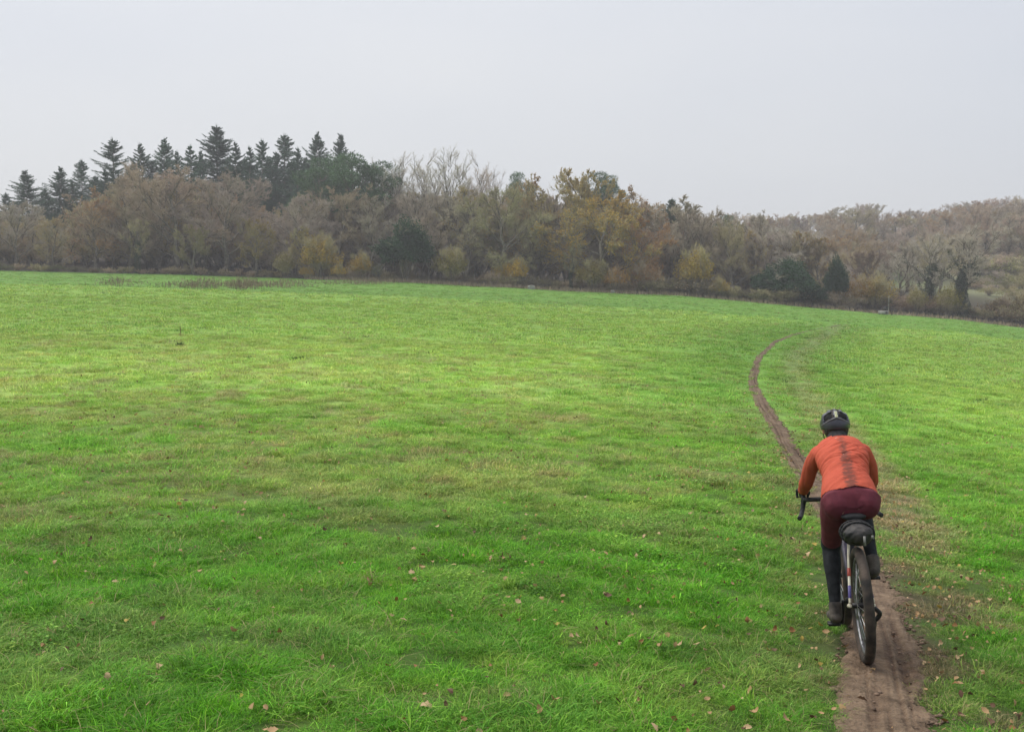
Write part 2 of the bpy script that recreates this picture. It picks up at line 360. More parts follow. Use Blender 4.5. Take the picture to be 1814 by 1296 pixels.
def scatter_group(coll):
    ng = bpy.data.node_groups.new('scatter_' + coll.name, 'GeometryNodeTree')
    ng.interface.new_socket('Geometry', in_out='INPUT', socket_type='NodeSocketGeometry')
    ng.interface.new_socket('Geometry', in_out='OUTPUT', socket_type='NodeSocketGeometry')
    n, l = ng.nodes, ng.links
    gi, go = n.new('NodeGroupInput'), n.new('NodeGroupOutput')
    ci = n.new('GeometryNodeCollectionInfo'); ci.inputs['Collection'].default_value = coll
    ci.inputs['Separate Children'].default_value = True; ci.inputs['Reset Children'].default_value = True
    ip = n.new('GeometryNodeInstanceOnPoints'); ip.inputs['Pick Instance'].default_value = True
    def na(name, t):
        a = n.new('GeometryNodeInputNamedAttribute'); a.data_type = t; a.inputs['Name'].default_value = name; return a.outputs['Attribute']
    l.new(gi.outputs[0], ip.inputs['Points']); l.new(ci.outputs[0], ip.inputs['Instance'])
    l.new(na('idx', 'INT'), ip.inputs['Instance Index']); l.new(na('rot', 'FLOAT_VECTOR'), ip.inputs['Rotation']); l.new(na('scl', 'FLOAT_VECTOR'), ip.inputs['Scale'])
    l.new(ip.outputs[0], go.inputs[0])
    return ng
def build_grass():
    gm = grass_material(); coll = bpy.data.collections.new('tuft_shapes')
    defs = [blade_tuft(1, 70, .13, .025, .06, .004, 1.2), blade_tuft(2, 70, .13, .03, .07, .004, 1.6, 0, .8), blade_tuft(3, 64, .12, .03, .075, .004, 1.9, .05, .9),
            blade_tuft(4, 70, .14, .02, .05, .004, 1.5, .08, .8),
            blade_tuft(5, 80, .09, .04, .09, .0045, 1.0, .02), blade_tuft(6, 70, .10, .05, .11, .004, 1.9, .06, .9),      # taller clumps
            blade_tuft(7, 45, .10, .04, .09, .0035, 1.8, .55, .9), blade_tuft(8, 40, .13, .03, .07, .0035, 2.2, .7, .9),     # dry thatch
            clover_tuft(9, 70, .14),
            blade_tuft(10, 40, .30, .06, .13, .014, 1.0, .03), blade_tuft(11, 40, .30, .07, .16, .014, 1.0, .1), blade_tuft(12, 40, .30, .06, .16, .013, 1.2, .6),
            blade_tuft(13, 14, .16, .05, .09, .0036, 2.6, .3, .95, 1.0)]   # coarse, for far off
    for k, me in enumerate(defs):
        me.materials.append(gm); o = bpy.data.objects.new('tuft_%02d' % k, me); coll.objects.link(o)
    rg = np.random.default_rng(77)
    XX, YY, II, SS = [], [], [], []
    for (r0, r1, dens, sc, far) in [(3.6, 8, 430, .76, 0), (8, 13, 260, .90, 0), (13, 22, 105, 1.18, 0), (22, 40, 26, 1.75, 0), (40, 80, 6, 1.0, 1), (80, 150, 1.5, 1.5, 1)]:
        amax = math.radians(39); nn = int(dens * amax * (r1 ** 2 - r0 ** 2))
        r = np.sqrt(rg.uniform(r0 ** 2, r1 ** 2, nn)); a = rg.uniform(-amax, amax, nn); X, Y = r * np.sin(a), r * np.cos(a)
        d, w = path_d(X, Y)
        rag = 1.0 + (fbm(Y * 3, np.sign(d) * 5, 181) - .5) * 1.1
        dm = np.abs(d) * w
        keep = (np.abs(d) > rag * .92 + .04 / w) & (rg.uniform(0, 1, nn) < np.clip(.45 + dm * .7 + np.where(d < 0, .35, 0), 0, 1))
        bare = smoothstep(.0, .3, d * w) * smoothstep(2.6, .5, d * w) * (1 - smoothstep(9, 15, r)) * smoothstep(.42, .6, fbm(X * 2.3, Y * 2.3, 41))
        keep &= rg.uniform(0, 1, nn) > bare * .6
        td = np.abs(trail_d(X, Y)); keep &= ~((td < .3) & (rg.uniform(0, 1, nn) < .5) & (r > 10))
        X, Y = X[keep], Y[keep]; q = rg.uniform(0, 1, len(X)); n = len(X)
        if far:
            idx = np.where(q < .5, 9, np.where(q < .9, 10, 11))
        else:
            lush = fbm(X * .8, Y * .8, 201); dry = fbm(X * .5, Y * .5, 211); clo = fbm(X * .7, Y * .7, 221)
            idx = (q * 4).astype(int); q2 = rg.uniform(0, 1, n)
            rr = np.hypot(X, Y)
            idx = np.where(q2 < smoothstep(.5, .72, lush) * .35, 4 + (rg.uniform(0, 1, n) < .5), idx)
            band = smoothstep(8, 13, rr) * (1 - smoothstep(X * 0 - 1.5, 4.0, X - .08 * Y))
            q3 = rg.uniform(0, 1, n); idx = np.where(q3 < .02 + smoothstep(.48, .7, dry) * (.10 + .35 * band), 6 + (rg.uniform(0, 1, n) < .6), idx)
            idx = np.where(rg.uniform(0, 1, n) < smoothstep(.5, .7, clo) * .30 * (1 - smoothstep(9, 16, rr)), 8, idx)
        cl = fbm(X * 3.2, Y * 3.2, 231, 2); r_ = np.hypot(X, Y)
        if not far:
            ok = rg.uniform(0, 1, n) < .35 + 1.3 * smoothstep(.28, .5, cl); X, Y, idx, cl, r_ = X[ok], Y[ok], idx[ok], cl[ok], r_[ok]; n = len(X)
            idx = np.where(rg.uniform(0, 1, n) < .055, 12, idx)
            sc = sc * np.where(idx == 12, 1.0, .68 + .75 * smoothstep(.3, .7, cl) * (1 - .5 * smoothstep(10, 20, r_)))
        XX.append(X); YY.append(Y); II.append(idx); SS.append(sc * rg.uniform(.75, 1.3, n) * np.where(np.abs(path_d(X, Y)[0]) * path_d(X, Y)[1] < .5, .75, 1))
    # coarse dark weeds dotted over the field
    nw = 3600; r = np.sqrt(rg.uniform(14 ** 2, 120 ** 2, nw)); a = rg.uniform(-.6, .6, nw); Xw, Yw = r * np.sin(a), r * np.cos(a)
    kw = (np.abs(path_d(Xw, Yw)[0]) > 3) & (rg.uniform(0, 1, nw) < .25 + smoothstep(.4, .65, fbm(Xw * .12, Yw * .12, 301))); Xw, Yw = Xw[kw], Yw[kw]; nw = len(Xw)
    XX.append(Xw); YY.append(Yw); II.append(rg.integers(9, 11, nw)); SS.append(rg.uniform(.4, 1.1, nw) * np.where(np.hypot(Xw, Yw) < 30, .6, 1))
    X, Y, I, S = map(np.concatenate, (XX, YY, II, SS)); n = len(X)
    me = bpy.data.meshes.new('grass'); me.vertices.add(n)
    me.vertices.foreach_set('co', np.stack([X, Y, H(X, Y)], 1).astype(np.float32).ravel())
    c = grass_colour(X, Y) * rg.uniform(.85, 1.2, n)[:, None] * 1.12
    c[:, 0] *= rg.uniform(.85, 1.25, n)
    c[np.isin(I, (9, 10, 11))] *= 1.06
    c[-nw:] = C(.06, .11, .03) * rg.uniform(.6, 1.5, nw)[:, None]
    point_attr(me, 'gcol', np.concatenate([c, np.ones((n, 1))], 1), 'FLOAT_COLOR')
    point_attr(me, 'idx', I, 'INT')
    point_attr(me, 'rot', np.stack([rg.normal(0, .12, n), rg.normal(0, .12, n), rg.uniform(0, 6.28, n)], 1), 'FLOAT_VECTOR')
    zs = np.where(np.hypot(X, Y) > 14, .62, .62) * rg.uniform(.55, 1.3, n)
    point_attr(me, 'scl', np.stack([S, S, S * zs], 1), 'FLOAT_VECTOR')
    o = obj('grass', me); me.materials.append(gm)
    md = o.modifiers.new('scatter', 'NODES'); md.node_group = scatter_group(coll)
    tag(o, 'short green grass with dry and lush patches covering the field', 'grass', kind='stuff')
    print('grass tufts', n)
build_grass()
# ------------------------------------------------------------------ trees
class Geo:
    def __init__(s): s.v, s.f, s.n = [], {3: [], 4: []}, 0; s.rnd = []
    def add(s, V, faces, rnd=None):
        V = np.asarray(V).reshape(-1, 3); faces = np.asarray(faces)
        s.v.append(V); s.f[faces.shape[1]].append(faces + s.n); s.n += len(V)
        s.rnd.append(np.zeros(len(V)) if rnd is None else rnd)
    def mesh(s, name, smooth=False):
        me = mesh_np(name, np.vstack(s.v), [np.vstack(s.f[k]) for k in (4, 3) if s.f[k]], smooth)
        point_attr(me, 'rnd', np.concatenate(s.rnd)); return me
def norm(a): return a / np.maximum(np.linalg.norm(a, axis=-1, keepdims=True), 1e-9)
def tubes(g, P, R, sides, rg=None):
    """P (n,k,3) centre lines, R (n,k) radii"""
    n, k, _ = P.shape
    T = norm(np.gradient(P, axis=1)); ref = np.where(np.abs(T[..., 2:3]) > .9, np.array([1., 0, 0]), np.array([0, 0, 1.]))
    U = norm(np.cross(T, ref)); W = np.cross(T, U)
    a = np.arange(sides) * 2 * np.pi / sides
    V = P[:, :, None, :] + R[:, :, None, None] * (U[:, :, None, :] * np.cos(a)[None, None, :, None] + W[:, :, None, :] * np.sin(a)[None, None, :, None])
    b = np.arange(n)[:, None, None] * k * sides; i = np.arange(k - 1)[None, :, None] * sides; j = np.arange(sides)[None, None, :]; j2 = (j + 1) % sides
    g.add(V, np.stack([b + i + j, b + i + j2, b + i + sides + j2, b + i + sides + j], -1).reshape(-1, 4))
def grow(rg, P, n, t0, t1, ang, lenf, up, jit, k=4, taper=.45, out_bias=0.0):
    """children of polylines P (m,k,3): n each"""
    m, kk, _ = P.shape
    L = np.linalg.norm(P[:, -1] - P[:, 0], axis=1)
    t = rg.uniform(t0, t1, (m, n)); x = t * (kk - 1); i = np.clip(x.astype(int), 0, kk - 2); f = (x - i)[..., None]
    ar = np.arange(m)[:, None]; A, B = P[ar, i], P[ar, i + 1]; O = A + (B - A) * f; T = norm(B - A)
    q = norm(np.cross(T, norm(rg.normal(size=(m, n, 3)))))
    if out_bias:
        out = O * np.array([1, 1, 0]); q = norm(q + norm(out) * out_bias)
    an = rg.normal(ang, .22, (m, n))[..., None]
    D = norm(T * np.cos(an) + q * np.sin(an) + np.array([0, 0, up]))
    ln = L[:, None] * lenf * (1 - taper * t) * rg.uniform(.65, 1.25, (m, n))
    s = np.linspace(0, 1, k)[None, None, :, None]
    C_ = O[:, :, None] + D[:, :, None] * ln[..., None, None] * s + np.array([0, 0, 1.]) * up * .35 * ln[..., None, None] * s * s
    C_ = C_ + rg.normal(0, 1, C_.shape) * (ln[..., None, None] * jit) * s
    return C_.reshape(m * n, k, 3)
def slivers(g, O, D, w, rg):
    """thin flat twigs: one long triangle each"""
    q = norm(np.cross(D, rg.normal(size=D.shape))); w = np.broadcast_to(np.asarray(w), (len(O),))[:, None]
    V = np.stack([O - q * w / 2, O + q * w / 2, O + D], 1); n = len(O)
    g.add(V, np.arange(n)[:, None] * 3 + np.array([[0, 1, 2]]), np.repeat(rg.uniform(0, 1, n), 3))
def leaves(g, O, size, rg, flat=.0):
    n = len(O); a, b = norm(rg.normal(size=(n, 3))), rg.normal(size=(n, 3))
    if flat: a = norm(a * np.array([1, 1, 1 - flat])); b = b * np.array([1, 1, 1 - flat])
    b = norm(b - a * (a * b).sum(1, keepdims=True)); s = (size * rg.uniform(.6, 1.4, n))[:, None]
    V = np.stack([O - a * s, O - b * s * .6, O + a * s, O + b * s * .6], 1)
    g.add(V, np.arange(n)[:, None] * 4 + np.array([[0, 1, 2, 3]]), np.repeat(rg.uniform(0, 1, n), 4))
def ends(P, rg, n, t0=.3):
    m, k, _ = P.shape; j = rg.integers(0, m, n); t = rg.uniform(t0, 1, n) * (k - 1); i = np.clip(t.astype(int), 0, k - 2); f = (t - i)[:, None]
    return P[j, i] * (1 - f) + P[j, i + 1] * f

def broad_tree(seed, h=16., spread=1.0, n1=15, up=.30, ang1=.95, t0=.22, n_leaf=0, leaf_size=.11, n_tw=(10, 8, 7, 4), lean=0., ivy=0, tw=.042, trunk_r=.30, leaf_t=.0, upright=False):
    rg = np.random.default_rng(seed)
    k = 9; s = np.linspace(0, 1, k)
    trunk = np.stack([np.cumsum(rg.normal(0, .018, k)) * h + lean * h * s * s, np.cumsum(rg.normal(0, .018, k)) * h, s * h * .80 - .4], 1)[None]; trunk[0, 0, :2] = 0
    wood, tg, lg = Geo(), Geo(), Geo()
    tubes(wood, trunk, (trunk_r * (1 - s) ** .7 + .05)[None], 7)
    # limbs
    t = np.linspace(t0, .98, n1) + rg.normal(0, .02, n1); t = np.clip(t, .1, 1); az = np.arange(n1) * 2.4 + rg.normal(0, .4, n1)
    x = t * (k - 1); i = np.clip(x.astype(int), 0, k - 2); O = trunk[0, i] + (trunk[0, i + 1] - trunk[0, i]) * (x - i)[:, None]
    prof = np.maximum(np.sin(np.clip((t - t0) / (1 - t0) * .72 + .25, 0, 1) * np.pi) ** .7, .42)
    L = h * .40 * spread * prof * rg.uniform(.8, 1.2, n1)
    if upright: L = h * .42 * (1 - .45 * t) * rg.uniform(.8, 1.15, n1)
    a = ang1 * (1.15 - .65 * t) + rg.normal(0, .1, n1)
    D = np.stack([np.sin(a) * np.cos(az), np.sin(a) * np.sin(az), np.cos(a)], 1)
    ss = np.linspace(0, 1, 6)[None, :, None]
    P1 = O[:, None] + D[:, None] * L[:, None, None] * ss + np.array([0, 0, 1.]) * up * .5 * L[:, None, None] * ss ** 2 + rg.normal(0, .045, (n1, 6, 3)) * L[:, None, None] * ss
    tubes(wood, P1, (trunk_r * .42 * (1.1 - t)[:, None] + .03) * (1 - .82 * ss[0, :, 0][None]), 5)
    P2 = grow(rg, P1, n_tw[0], .25, 1, .75, .5, up * .5, .06, 4, out_bias=.5)
    tubes(wood, P2, np.linspace(.055, .016, 4)[None].repeat(len(P2), 0), 3)
    P3 = grow(rg, P2, n_tw[1], .2, 1, .7, .55, up * .4, .08, 3, out_bias=.3)
    tubes(tg, P3, np.linspace(.026, .009, 3)[None].repeat(len(P3), 0), 3)
    P4 = grow(rg, P3, n_tw[2], .15, 1, .7, .62, up * .35, .08, 2)
    slivers(tg, P4[:, 0], P4[:, -1] - P4[:, 0], tw, rg)
    P5 = grow(rg, P4, n_tw[3], .2, 1, .7, .8, up * .3, .05, 2)
    slivers(tg, P5[:, 0], P5[:, -1] - P5[:, 0], tw * .8, rg)
    if n_leaf: 
        E = ends(P4, rg, n_leaf, .1)
        if leaf_t: 
            cl = fbm(E[:, 0] * .45 + seed, E[:, 2] * .45 + E[:, 1] * .3, seed); E = E[cl > leaf_t]
        leaves(lg, E, leaf_size, rg)
    ig = None
    if ivy:
        ig = Geo(); n = ivy
        tt = rg.uniform(0, .78, n) * (k - 1); i = tt.astype(int); c = trunk[0, i] + (trunk[0, np.minimum(i + 1, k - 1)] - trunk[0, i]) * (tt - i)[:, None]
        lump = .55 + .9 * vnoise(tt * 1.3, rg.integers(0, 3, n) * 7., seed); aa = rg.uniform(0, 6.28, n); q = lump * np.sqrt(rg.uniform(.1, 1, n)) * (1.15 - .06 * tt)
        E = c + np.stack([np.cos(aa) * q, np.sin(aa) * q, rg.normal(0, .2, n)], 1)
        low = P1[: max(3, n1 // 2)]; E = np.vstack([E, ends(low, rg, n // 3, .0) * 1 + rg.normal(0, .22, (n // 3, 3))])
        leaves(ig, E, .10, rg)
    # normalise to its own height
    hh = max(np.vstack(tg.v)[:, 2].max(), 1)
    return dict(h=hh, trunk=wood.mesh('trunk', True), crown=tg.mesh('crown'), foliage=lg.mesh('foliage') if n_leaf else None, ivy=ig.mesh('ivy') if ig else None)
def conifer(seed, h=24., width=1.0, dens=1.0, gap=0.):
    rg = np.random.default_rng(seed); wood, ng = Geo(), Geo()
    s = np.linspace(0, 1, 8); trunk = np.stack([rg.normal(0, .05, 8), rg.normal(0, .05, 8), s * h - .3], 1)[None]
    tubes(wood, trunk, (.28 * (1 - s) + .02)[None], 6)
    z = .22 * h; Os, Ds, Ls = [], [], []
    while z < h * .985:
        f = (h - z) / (h * .78); Lb = width * (10.2 * f ** .92 + .12) * (1 + .22 * math.sin(z * 1.7 + seed)); nb = int(rg.integers(5, 8))
        side = rg.uniform(0, 6.28)
        for b in range(nb):
            az = side + b * 6.283 / nb + rg.normal(0, .25)
            if rg.uniform() < gap * (.5 + 1.2 * (math.sin(az * 1.5 + z * .9 + seed) > .2)): continue
            el = .42 - .75 * f + rg.normal(0, .14)
            Os.append([0, 0, z + rg.normal(0, .1)]); Ds.append([math.cos(az) * math.cos(el), math.sin(az) * math.cos(el), math.sin(el)]); Ls.append(Lb * rg.uniform(.45, 1.25))
        z += rg.uniform(.38, .62) * (.6 + .5 * f)
    O, D, L = np.array(Os), np.array(Ds), np.array(Ls)
    ss = np.linspace(0, 1, 5)[None, :, None]
    P = O[:, None] + D[:, None] * L[:, None, None] * ss + np.array([0, 0, 1.]) * (-.22 * L[:, None, None] * ss + .30 * L[:, None, None] * ss ** 2)
    tubes(wood, P, np.linspace(.045, .01, 5)[None].repeat(len(P), 0), 3)
    m = int(44 * dens); n = len(P) * m
    j = np.repeat(np.arange(len(P)), m); t = rg.uniform(.08, 1, n); x = t * 4; i = np.clip(x.astype(int), 0, 3); B = P[j, i] + (P[j, i + 1] - P[j, i]) * (x - i)[:, None]; T = norm(P[j, i + 1] - P[j, i])
    q = norm(np.cross(T, np.array([0, 0, 1.]))) * rg.choice([-1, 1], n)[:, None]
    ln = (.12 + .23 * np.minimum(L[j], 1.2) + .30 * L[j] * (1.05 - t) * .6) * rg.uniform(.5, 1.2, n)
    dr = norm(T * .8 + q * rg.uniform(.2, 1.1, n)[:, None] + rg.normal(0, .25, (n, 3)) + np.array([0, 0, -.25]))
    slivers(ng, B, dr * ln[:, None], .10, rg)
    slivers(ng, B, norm(dr + rg.normal(0, .5, (n, 3))) * ln[:, None] * .75, .085, rg)
    slivers(ng, B, norm(dr * .6 + rg.normal(0, .35, (n, 3)) + np.array([0, 0, -.7])) * ln[:, None] * .7, .085, rg)
    top = np.array([[0, 0, h - .6]]).repeat(12, 0); slivers(ng, top + rg.normal(0, .03, (12, 3)), norm(rg.normal(0, .22, (12, 3)) + np.array([0, 0, 1.])) * 1.1, .06, rg)
    return dict(h=h, trunk=wood.mesh('trunk', True), crown=None, foliage=ng.mesh('foliage'), ivy=None)
def pine(seed, h=20., clumps=26, rad=4.2, z0=.5, size=1.5):
    rg = np.random.default_rng(seed); wood, ng = Geo(), Geo()
    s = np.linspace(0, 1, 8); trunk = np.stack([np.cumsum(rg.normal(0, .12, 8)), np.cumsum(rg.normal(0, .12, 8)), s * h * .93 - .3], 1)[None]; trunk[0, 0, :2] = 0
    tubes(wood, trunk, (.27 * (1 - s) + .05)[None], 6)
    c = []
    for k in range(clumps):
        f = (k + .5) / clumps; zz = h * (z0 + (.95 - z0) * f); rr = rad * math.sin(min(1, .25 + .8 * (1 - f)) * math.pi * .62) * rg.uniform(.25, 1.05); a = k * 2.4 + rg.normal(0, .3)
        c.append([math.cos(a) * rr, math.sin(a) * rr, zz + rg.normal(0, .5)])
    c = np.array(c); ti = np.clip(((c[:, 2] - 1.2) / (h * .93) * 7).astype(int), 0, 7); O = trunk[0, ti]
    P = O[:, None] + (c - O)[:, None] * np.linspace(0, 1, 4)[None, :, None] + np.array([0, 0, 1.]) * (-.5 * np.sin(np.linspace(0, 1, 4) * 3.1416))[None, :, None]
    tubes(wood, P, np.linspace(.09, .03, 4)[None].repeat(len(P), 0), 4)
    for ck in c:
        n = 520; d = norm(rg.normal(size=(n, 3))); q = size * rg.uniform(.6, 1.15) * rg.uniform(.35, 1, n)[:, None] ** .5
        q = q * (.7 + .6 * vnoise(d[:, 0] * 2.5 + ck[0], d[:, 1] * 2.5 + d[:, 2] * 2 + ck[1], seed))[:, None]
        B = ck + d * q * np.array([1.1, 1.1, .62]); slivers(ng, B, norm(d + np.array([0, 0, .5]) + rg.normal(0, .5, (n, 3))) * .34, .10, rg)
    return dict(h=h, trunk=wood.mesh('trunk', True), crown=None, foliage=ng.mesh('foliage'), ivy=None)
def bush(seed, h=6., w=3., n=9000, size=.11, stems=9, twig=1200, hollow=.35, droop=0., clump=0.):
    """dense shrub: stems, twigs and leaves through a lumpy dome"""
    rg = np.random.default_rng(seed); wood, tg, lg = Geo(), Geo(), Geo()
    az = rg.uniform(0, 6.28, stems); rr = w * rg.uniform(.1, .75, stems); tip = np.stack([np.cos(az) * rr, np.sin(az) * rr, h * rg.uniform(.55, .95, stems)], 1); b = tip * np.array([.12, .12, 0])
    ss = np.linspace(0, 1, 5)[None, :, None]; P = b[:, None] + (tip - b)[:, None] * ss + rg.normal(0, .06, (stems, 5, 3)) * h * .4 * ss; P[:, 0, 2] = -.2
    tubes(wood, P, np.linspace(.07, .015, 5)[None].repeat(stems, 0) * h / 6, 4)
    P2 = grow(rg, P, 9, .15, 1, .7, .4, .15, .06, 3); tubes(tg, P2, np.linspace(.022, .008, 3)[None].repeat(len(P2), 0), 3)
    nt = max(1, twig // len(P2)); P3 = grow(rg, P2, nt, .1, 1, .8, .8, .1 - droop, .06, 2); slivers(tg, P3[:, 0], P3[:, -1] - P3[:, 0], .024, rg)
    if n:
        d = norm(rg.normal(size=(n, 3)) * np.array([1, 1, .9])); d[:, 2] = np.abs(d[:, 2]) * 1.0 - .25 * rg.uniform(0, 1, n)
        lump = .30 + 1.25 * fbm(d[:, 0] * 2.6 + seed, d[:, 1] * 2.6 + d[:, 2] * 3.0, seed + 3, 3)
        q = lump * rg.uniform(hollow, 1, n) ** .6
        E = np.stack([d[:, 0] * w * q, d[:, 1] * w * q, h * .42 + d[:, 2] * h * .58 * q], 1); E = E[(E[:, 2] > .05) & (fbm(E[:, 0] * 9 / w + 5, E[:, 1] * 9 / w + E[:, 2] * 9 / h, seed + 9, 2) > clump)]
        leaves(lg, E, size, rg)
    return dict(h=h, trunk=wood.mesh('trunk', True), crown=tg.mesh('crown'), foliage=lg.mesh('foliage') if n else None, ivy=None)

def veg_mat(name, base=None, var=.45, rough=.75, trans=0.0, spec=.2):
    """colour from the object (each tree has its own), varied leaf by leaf"""
    m, n, l, p = new_mat(name)
    if base is None:
        oi = n.new('ShaderNodeObjectInfo'); src = oi.outputs['Color']
    else:
        rgb = n.new('ShaderNodeRGB'); rgb.outputs[0].default_value = (*base, 1); src = rgb.outputs[0]
    r = n.new('ShaderNodeAttribute'); r.attribute_name = 'rnd'
    mr = n.new('ShaderNodeMapRange'); mr.inputs[3].default_value = 1 - var; mr.inputs[4].default_value = 1 + var; l.new(r.outputs['Fac'], mr.inputs[0])
    mu = n.new('ShaderNodeVectorMath'); mu.operation = 'SCALE'; l.new(src, mu.inputs[0]); l.new(mr.outputs[0], mu.inputs['Scale'])
    l.new(mu.outputs[0], p.inputs['Base Color']); p.inputs['Roughness'].default_value = rough; p.inputs['Specular IOR Level'].default_value = spec
    if trans:
        tr = n.new('ShaderNodeBsdfTranslucent'); l.new(mu.outputs[0], tr.inputs['Color']); ms = n.new('ShaderNodeMixShader'); ms.inputs[0].default_value = trans
        l.new(p.outputs[0], ms.inputs[1]); l.new(tr.outputs[0], ms.inputs[2]); l.new(ms.outputs[0], n['Material Output'].inputs['Surface'])
    return m
M_TWIG = veg_mat('twigs', None, .2, .8, .15); M_LEAF = veg_mat('leaves', None, .35, .7, .35); M_NEEDLE = veg_mat('needles', None, .5, .6, .1)
M_IVY = veg_mat('ivy_leaves', (.034, .058, .024), .5, .45, .1, .4)
M_BARK = noise_mat('bark', (.11, .098, .074), (.25, .22, .17), 3.0, .9, .02, 14)

V = {}
def variants():
    V['oak'] = [broad_tree(101, 16, 1.12, 16, .22, 1.15, .2), broad_tree(102, 16, 1.0, 15, .3, 1.05, .24, lean=.05), broad_tree(103, 15, 1.2, 17, .16, 1.2, .16)]
    V['leafy'] = [broad_tree(111, 16, 1.12, 16, .22, 1.15, .2, 9000, .105, leaf_t=.42), broad_tree(112, 15, 1.05, 15, .28, 1.1, .18, 12000, .10, leaf_t=.36), broad_tree(113, 16, 1.15, 16, .2, 1.2, .15, 22000, .11)]
    V['ash'] = [broad_tree(121, 18, .75, 16, .75, .62, .3, n_tw=(6, 6, 6, 2), tw=.028, trunk_r=.22, upright=True), broad_tree(122, 18, .7, 15, .85, .55, .34, n_tw=(6, 6, 5, 2), tw=.028, trunk_r=.2, upright=True)]
    V['thin'] = [broad_tree(131, 14, .7, 13, .5, .75, .2, n_tw=(9, 7, 7, 4), trunk_r=.18), broad_tree(132, 14, .8, 14, .4, .9, .15, 3000, .10, n_tw=(9, 7, 7, 4), trunk_r=.18, leaf_t=.45)]
    V['ivy'] = [broad_tree(141, 15, .95, 13, .35, .95, .3, n_tw=(7, 7, 7, 3), ivy=5000, trunk_r=.26), broad_tree(142, 15, .9, 12, .45, .8, .35, n_tw=(7, 7, 7, 3), ivy=6500, trunk_r=.28, lean=-.06)]
    V['fir'] = [conifer(201, 24, 1.0, 1.0, .15), conifer(202, 24, .9, .9, .3), conifer(203, 22, .75, .9, .3), conifer(204, 25, 1.1, 1.1, .08)]
    V['pine'] = [pine(211), pine(212, 19, 22, 3.6, .55, 1.7)]
    V['evergreen'] = [bush(221, 8, 3.0, 22000, .12, 7, 600, hollow=.5)]
    V['shrub'] = [bush(231, 5, 2.8, 7000, .10, 10, 5200, clump=.46), bush(232, 4.5, 3.2, 5600, .10, 12, 5600, clump=.5), bush(233, 5, 2.4, 4000, .09, 9, 5600, clump=.5)]
    V['scrub'] = [bush(241, 2.2, 2.6, 900, .07, 16, 4200, droop=.3), bush(242, 2.0, 3.0, 700, .07, 18, 4600, droop=.4), bush(243, 2.8, 2.3, 1200, .08, 14, 3800, droop=.1)]
    V['thicket'] = [bush(261, 6, 3.4, 1500, .10, 14, 9000, clump=.45), bush(262, 6, 3.0, 800, .10, 16, 9000, clump=.45)]
    V['ivyheap'] = [bush(251, 6, 3.6, 20000, .12, 12, 2600, hollow=.45, droop=.2)]
    mats = {'trunk': M_BARK, 'crown': M_TWIG, 'foliage': M_LEAF, 'ivy': M_IVY}
    for kind, L in V.items():
        for d in L:
            for k in ('trunk', 'crown', 'foliage', 'ivy'):
                if d[k] is not None:
                    d[k].materials.append(M_NEEDLE if k == 'foliage' and kind in ('fir', 'pine') else mats[k])
variants()

# twig and leaf colours, linear
GREY, BROWN, OLIVE, PALE, MAUVE, RUSSET = (.47, .40, .30), (.465, .365, .255), (.45, .385, .21), (.57, .51, .41), (.455, .385, .315), (.50, .34, .21)
YEL, OCHRE, ORANGE, GREENISH, RUST = (.62, .43, .05), (.42, .30, .07), (.46, .26, .075), (.26, .25, .085), (.38, .21, .09)
FIRC, FIRD, PINEC, HOLLY = (.078, .142, .088), (.066, .122, .080), (.10, .165, .078), (.032, .075, .030)
_trg = random.Random(5)
def plant(kind, var, u, ytop, r, twig, leaf, label, name='tree', cat='tree', group=None, wide=1.0, h=None, rot=None):
    X, Y = at_r(u, r); z = float(H(np.array(X), np.array(Y)))
    d = V[kind][var % len(V[kind])]
    hh = (top_z(u, ytop, r) - z) if h is None else h
    s = hh / d['h']
    e = empty(name, (X, Y, z)); e.rotation_euler = (0, 0, _trg.uniform(0, 6.28) if rot is None else rot)
    e.scale = (s * wide, s * wide, s); tag(e, label, cat, group)
    for k in ('trunk', 'crown', 'foliage', 'ivy'):
        if d[k] is not None:
            o = obj(k, d[k], None, e); c = leaf if k == 'foliage' else twig
            f = _trg.uniform(.9, 1.1); o.color = (c[0] * f, c[1] * f, c[2] * f, 1)
    return e
def jit(c, a=.12):
    f = _trg.uniform(1 - a, 1 + a); return tuple(v * f * _trg.uniform(.965, 1.035) for v in c)

ZONES = [(70, 'behind the grey trees at the left end of the wood'), (200, 'behind the orange-tinged tree'), (300, 'left of the middle of the great brown dome'), (420, 'right of the middle of the great brown dome'), (520, 'behind the dark gap in the wood'), (660, 'below the green pines'),
         (780, 'behind the dark evergreen bush'), (880, 'among the tall pale trees'), (980, 'behind the round olive-grey tree'), (1110, 'behind the big ochre oak'), (1220, 'behind the russet-orange tree'), (1330, 'near the dip of the skyline'), (9999, 'behind the dark ivy heap')]
ROWW = ['bare tree, second row,', 'bare tree, third row,', 'bare tree deep inside,', 'bare tree farthest back,']
def zone_label(u, q, kind):
    z = next(t for a, t in ZONES if u < a)
    return ROWW[q].replace('bare', 'thinly leaved' if kind == 'leafy' else 'slim bare' if kind == 'thin' else 'broad bare') + ' ' + z
def hill_label(u, r, kind):
    a = {215: 'at the foot of the hillside wood', 245: 'low on the wooded hillside', 280: 'halfway up the wooded hillside', 320: 'high on the wooded hillside', 360: 'on the hillside skyline'}[r]
    b = 'behind the dark ivy heap' if u < 1450 else 'above the ivy column' if u < 1540 else 'above the amber bushes' if u < 1630 else 'above the two ivy-trunked trees' if u < 1730 else 'above the open hillside'
    return {'leafy': 'russet tree ', 'ash': 'upright bare tree '}.get(kind, 'hazy bare tree ') + a + ', ' + b
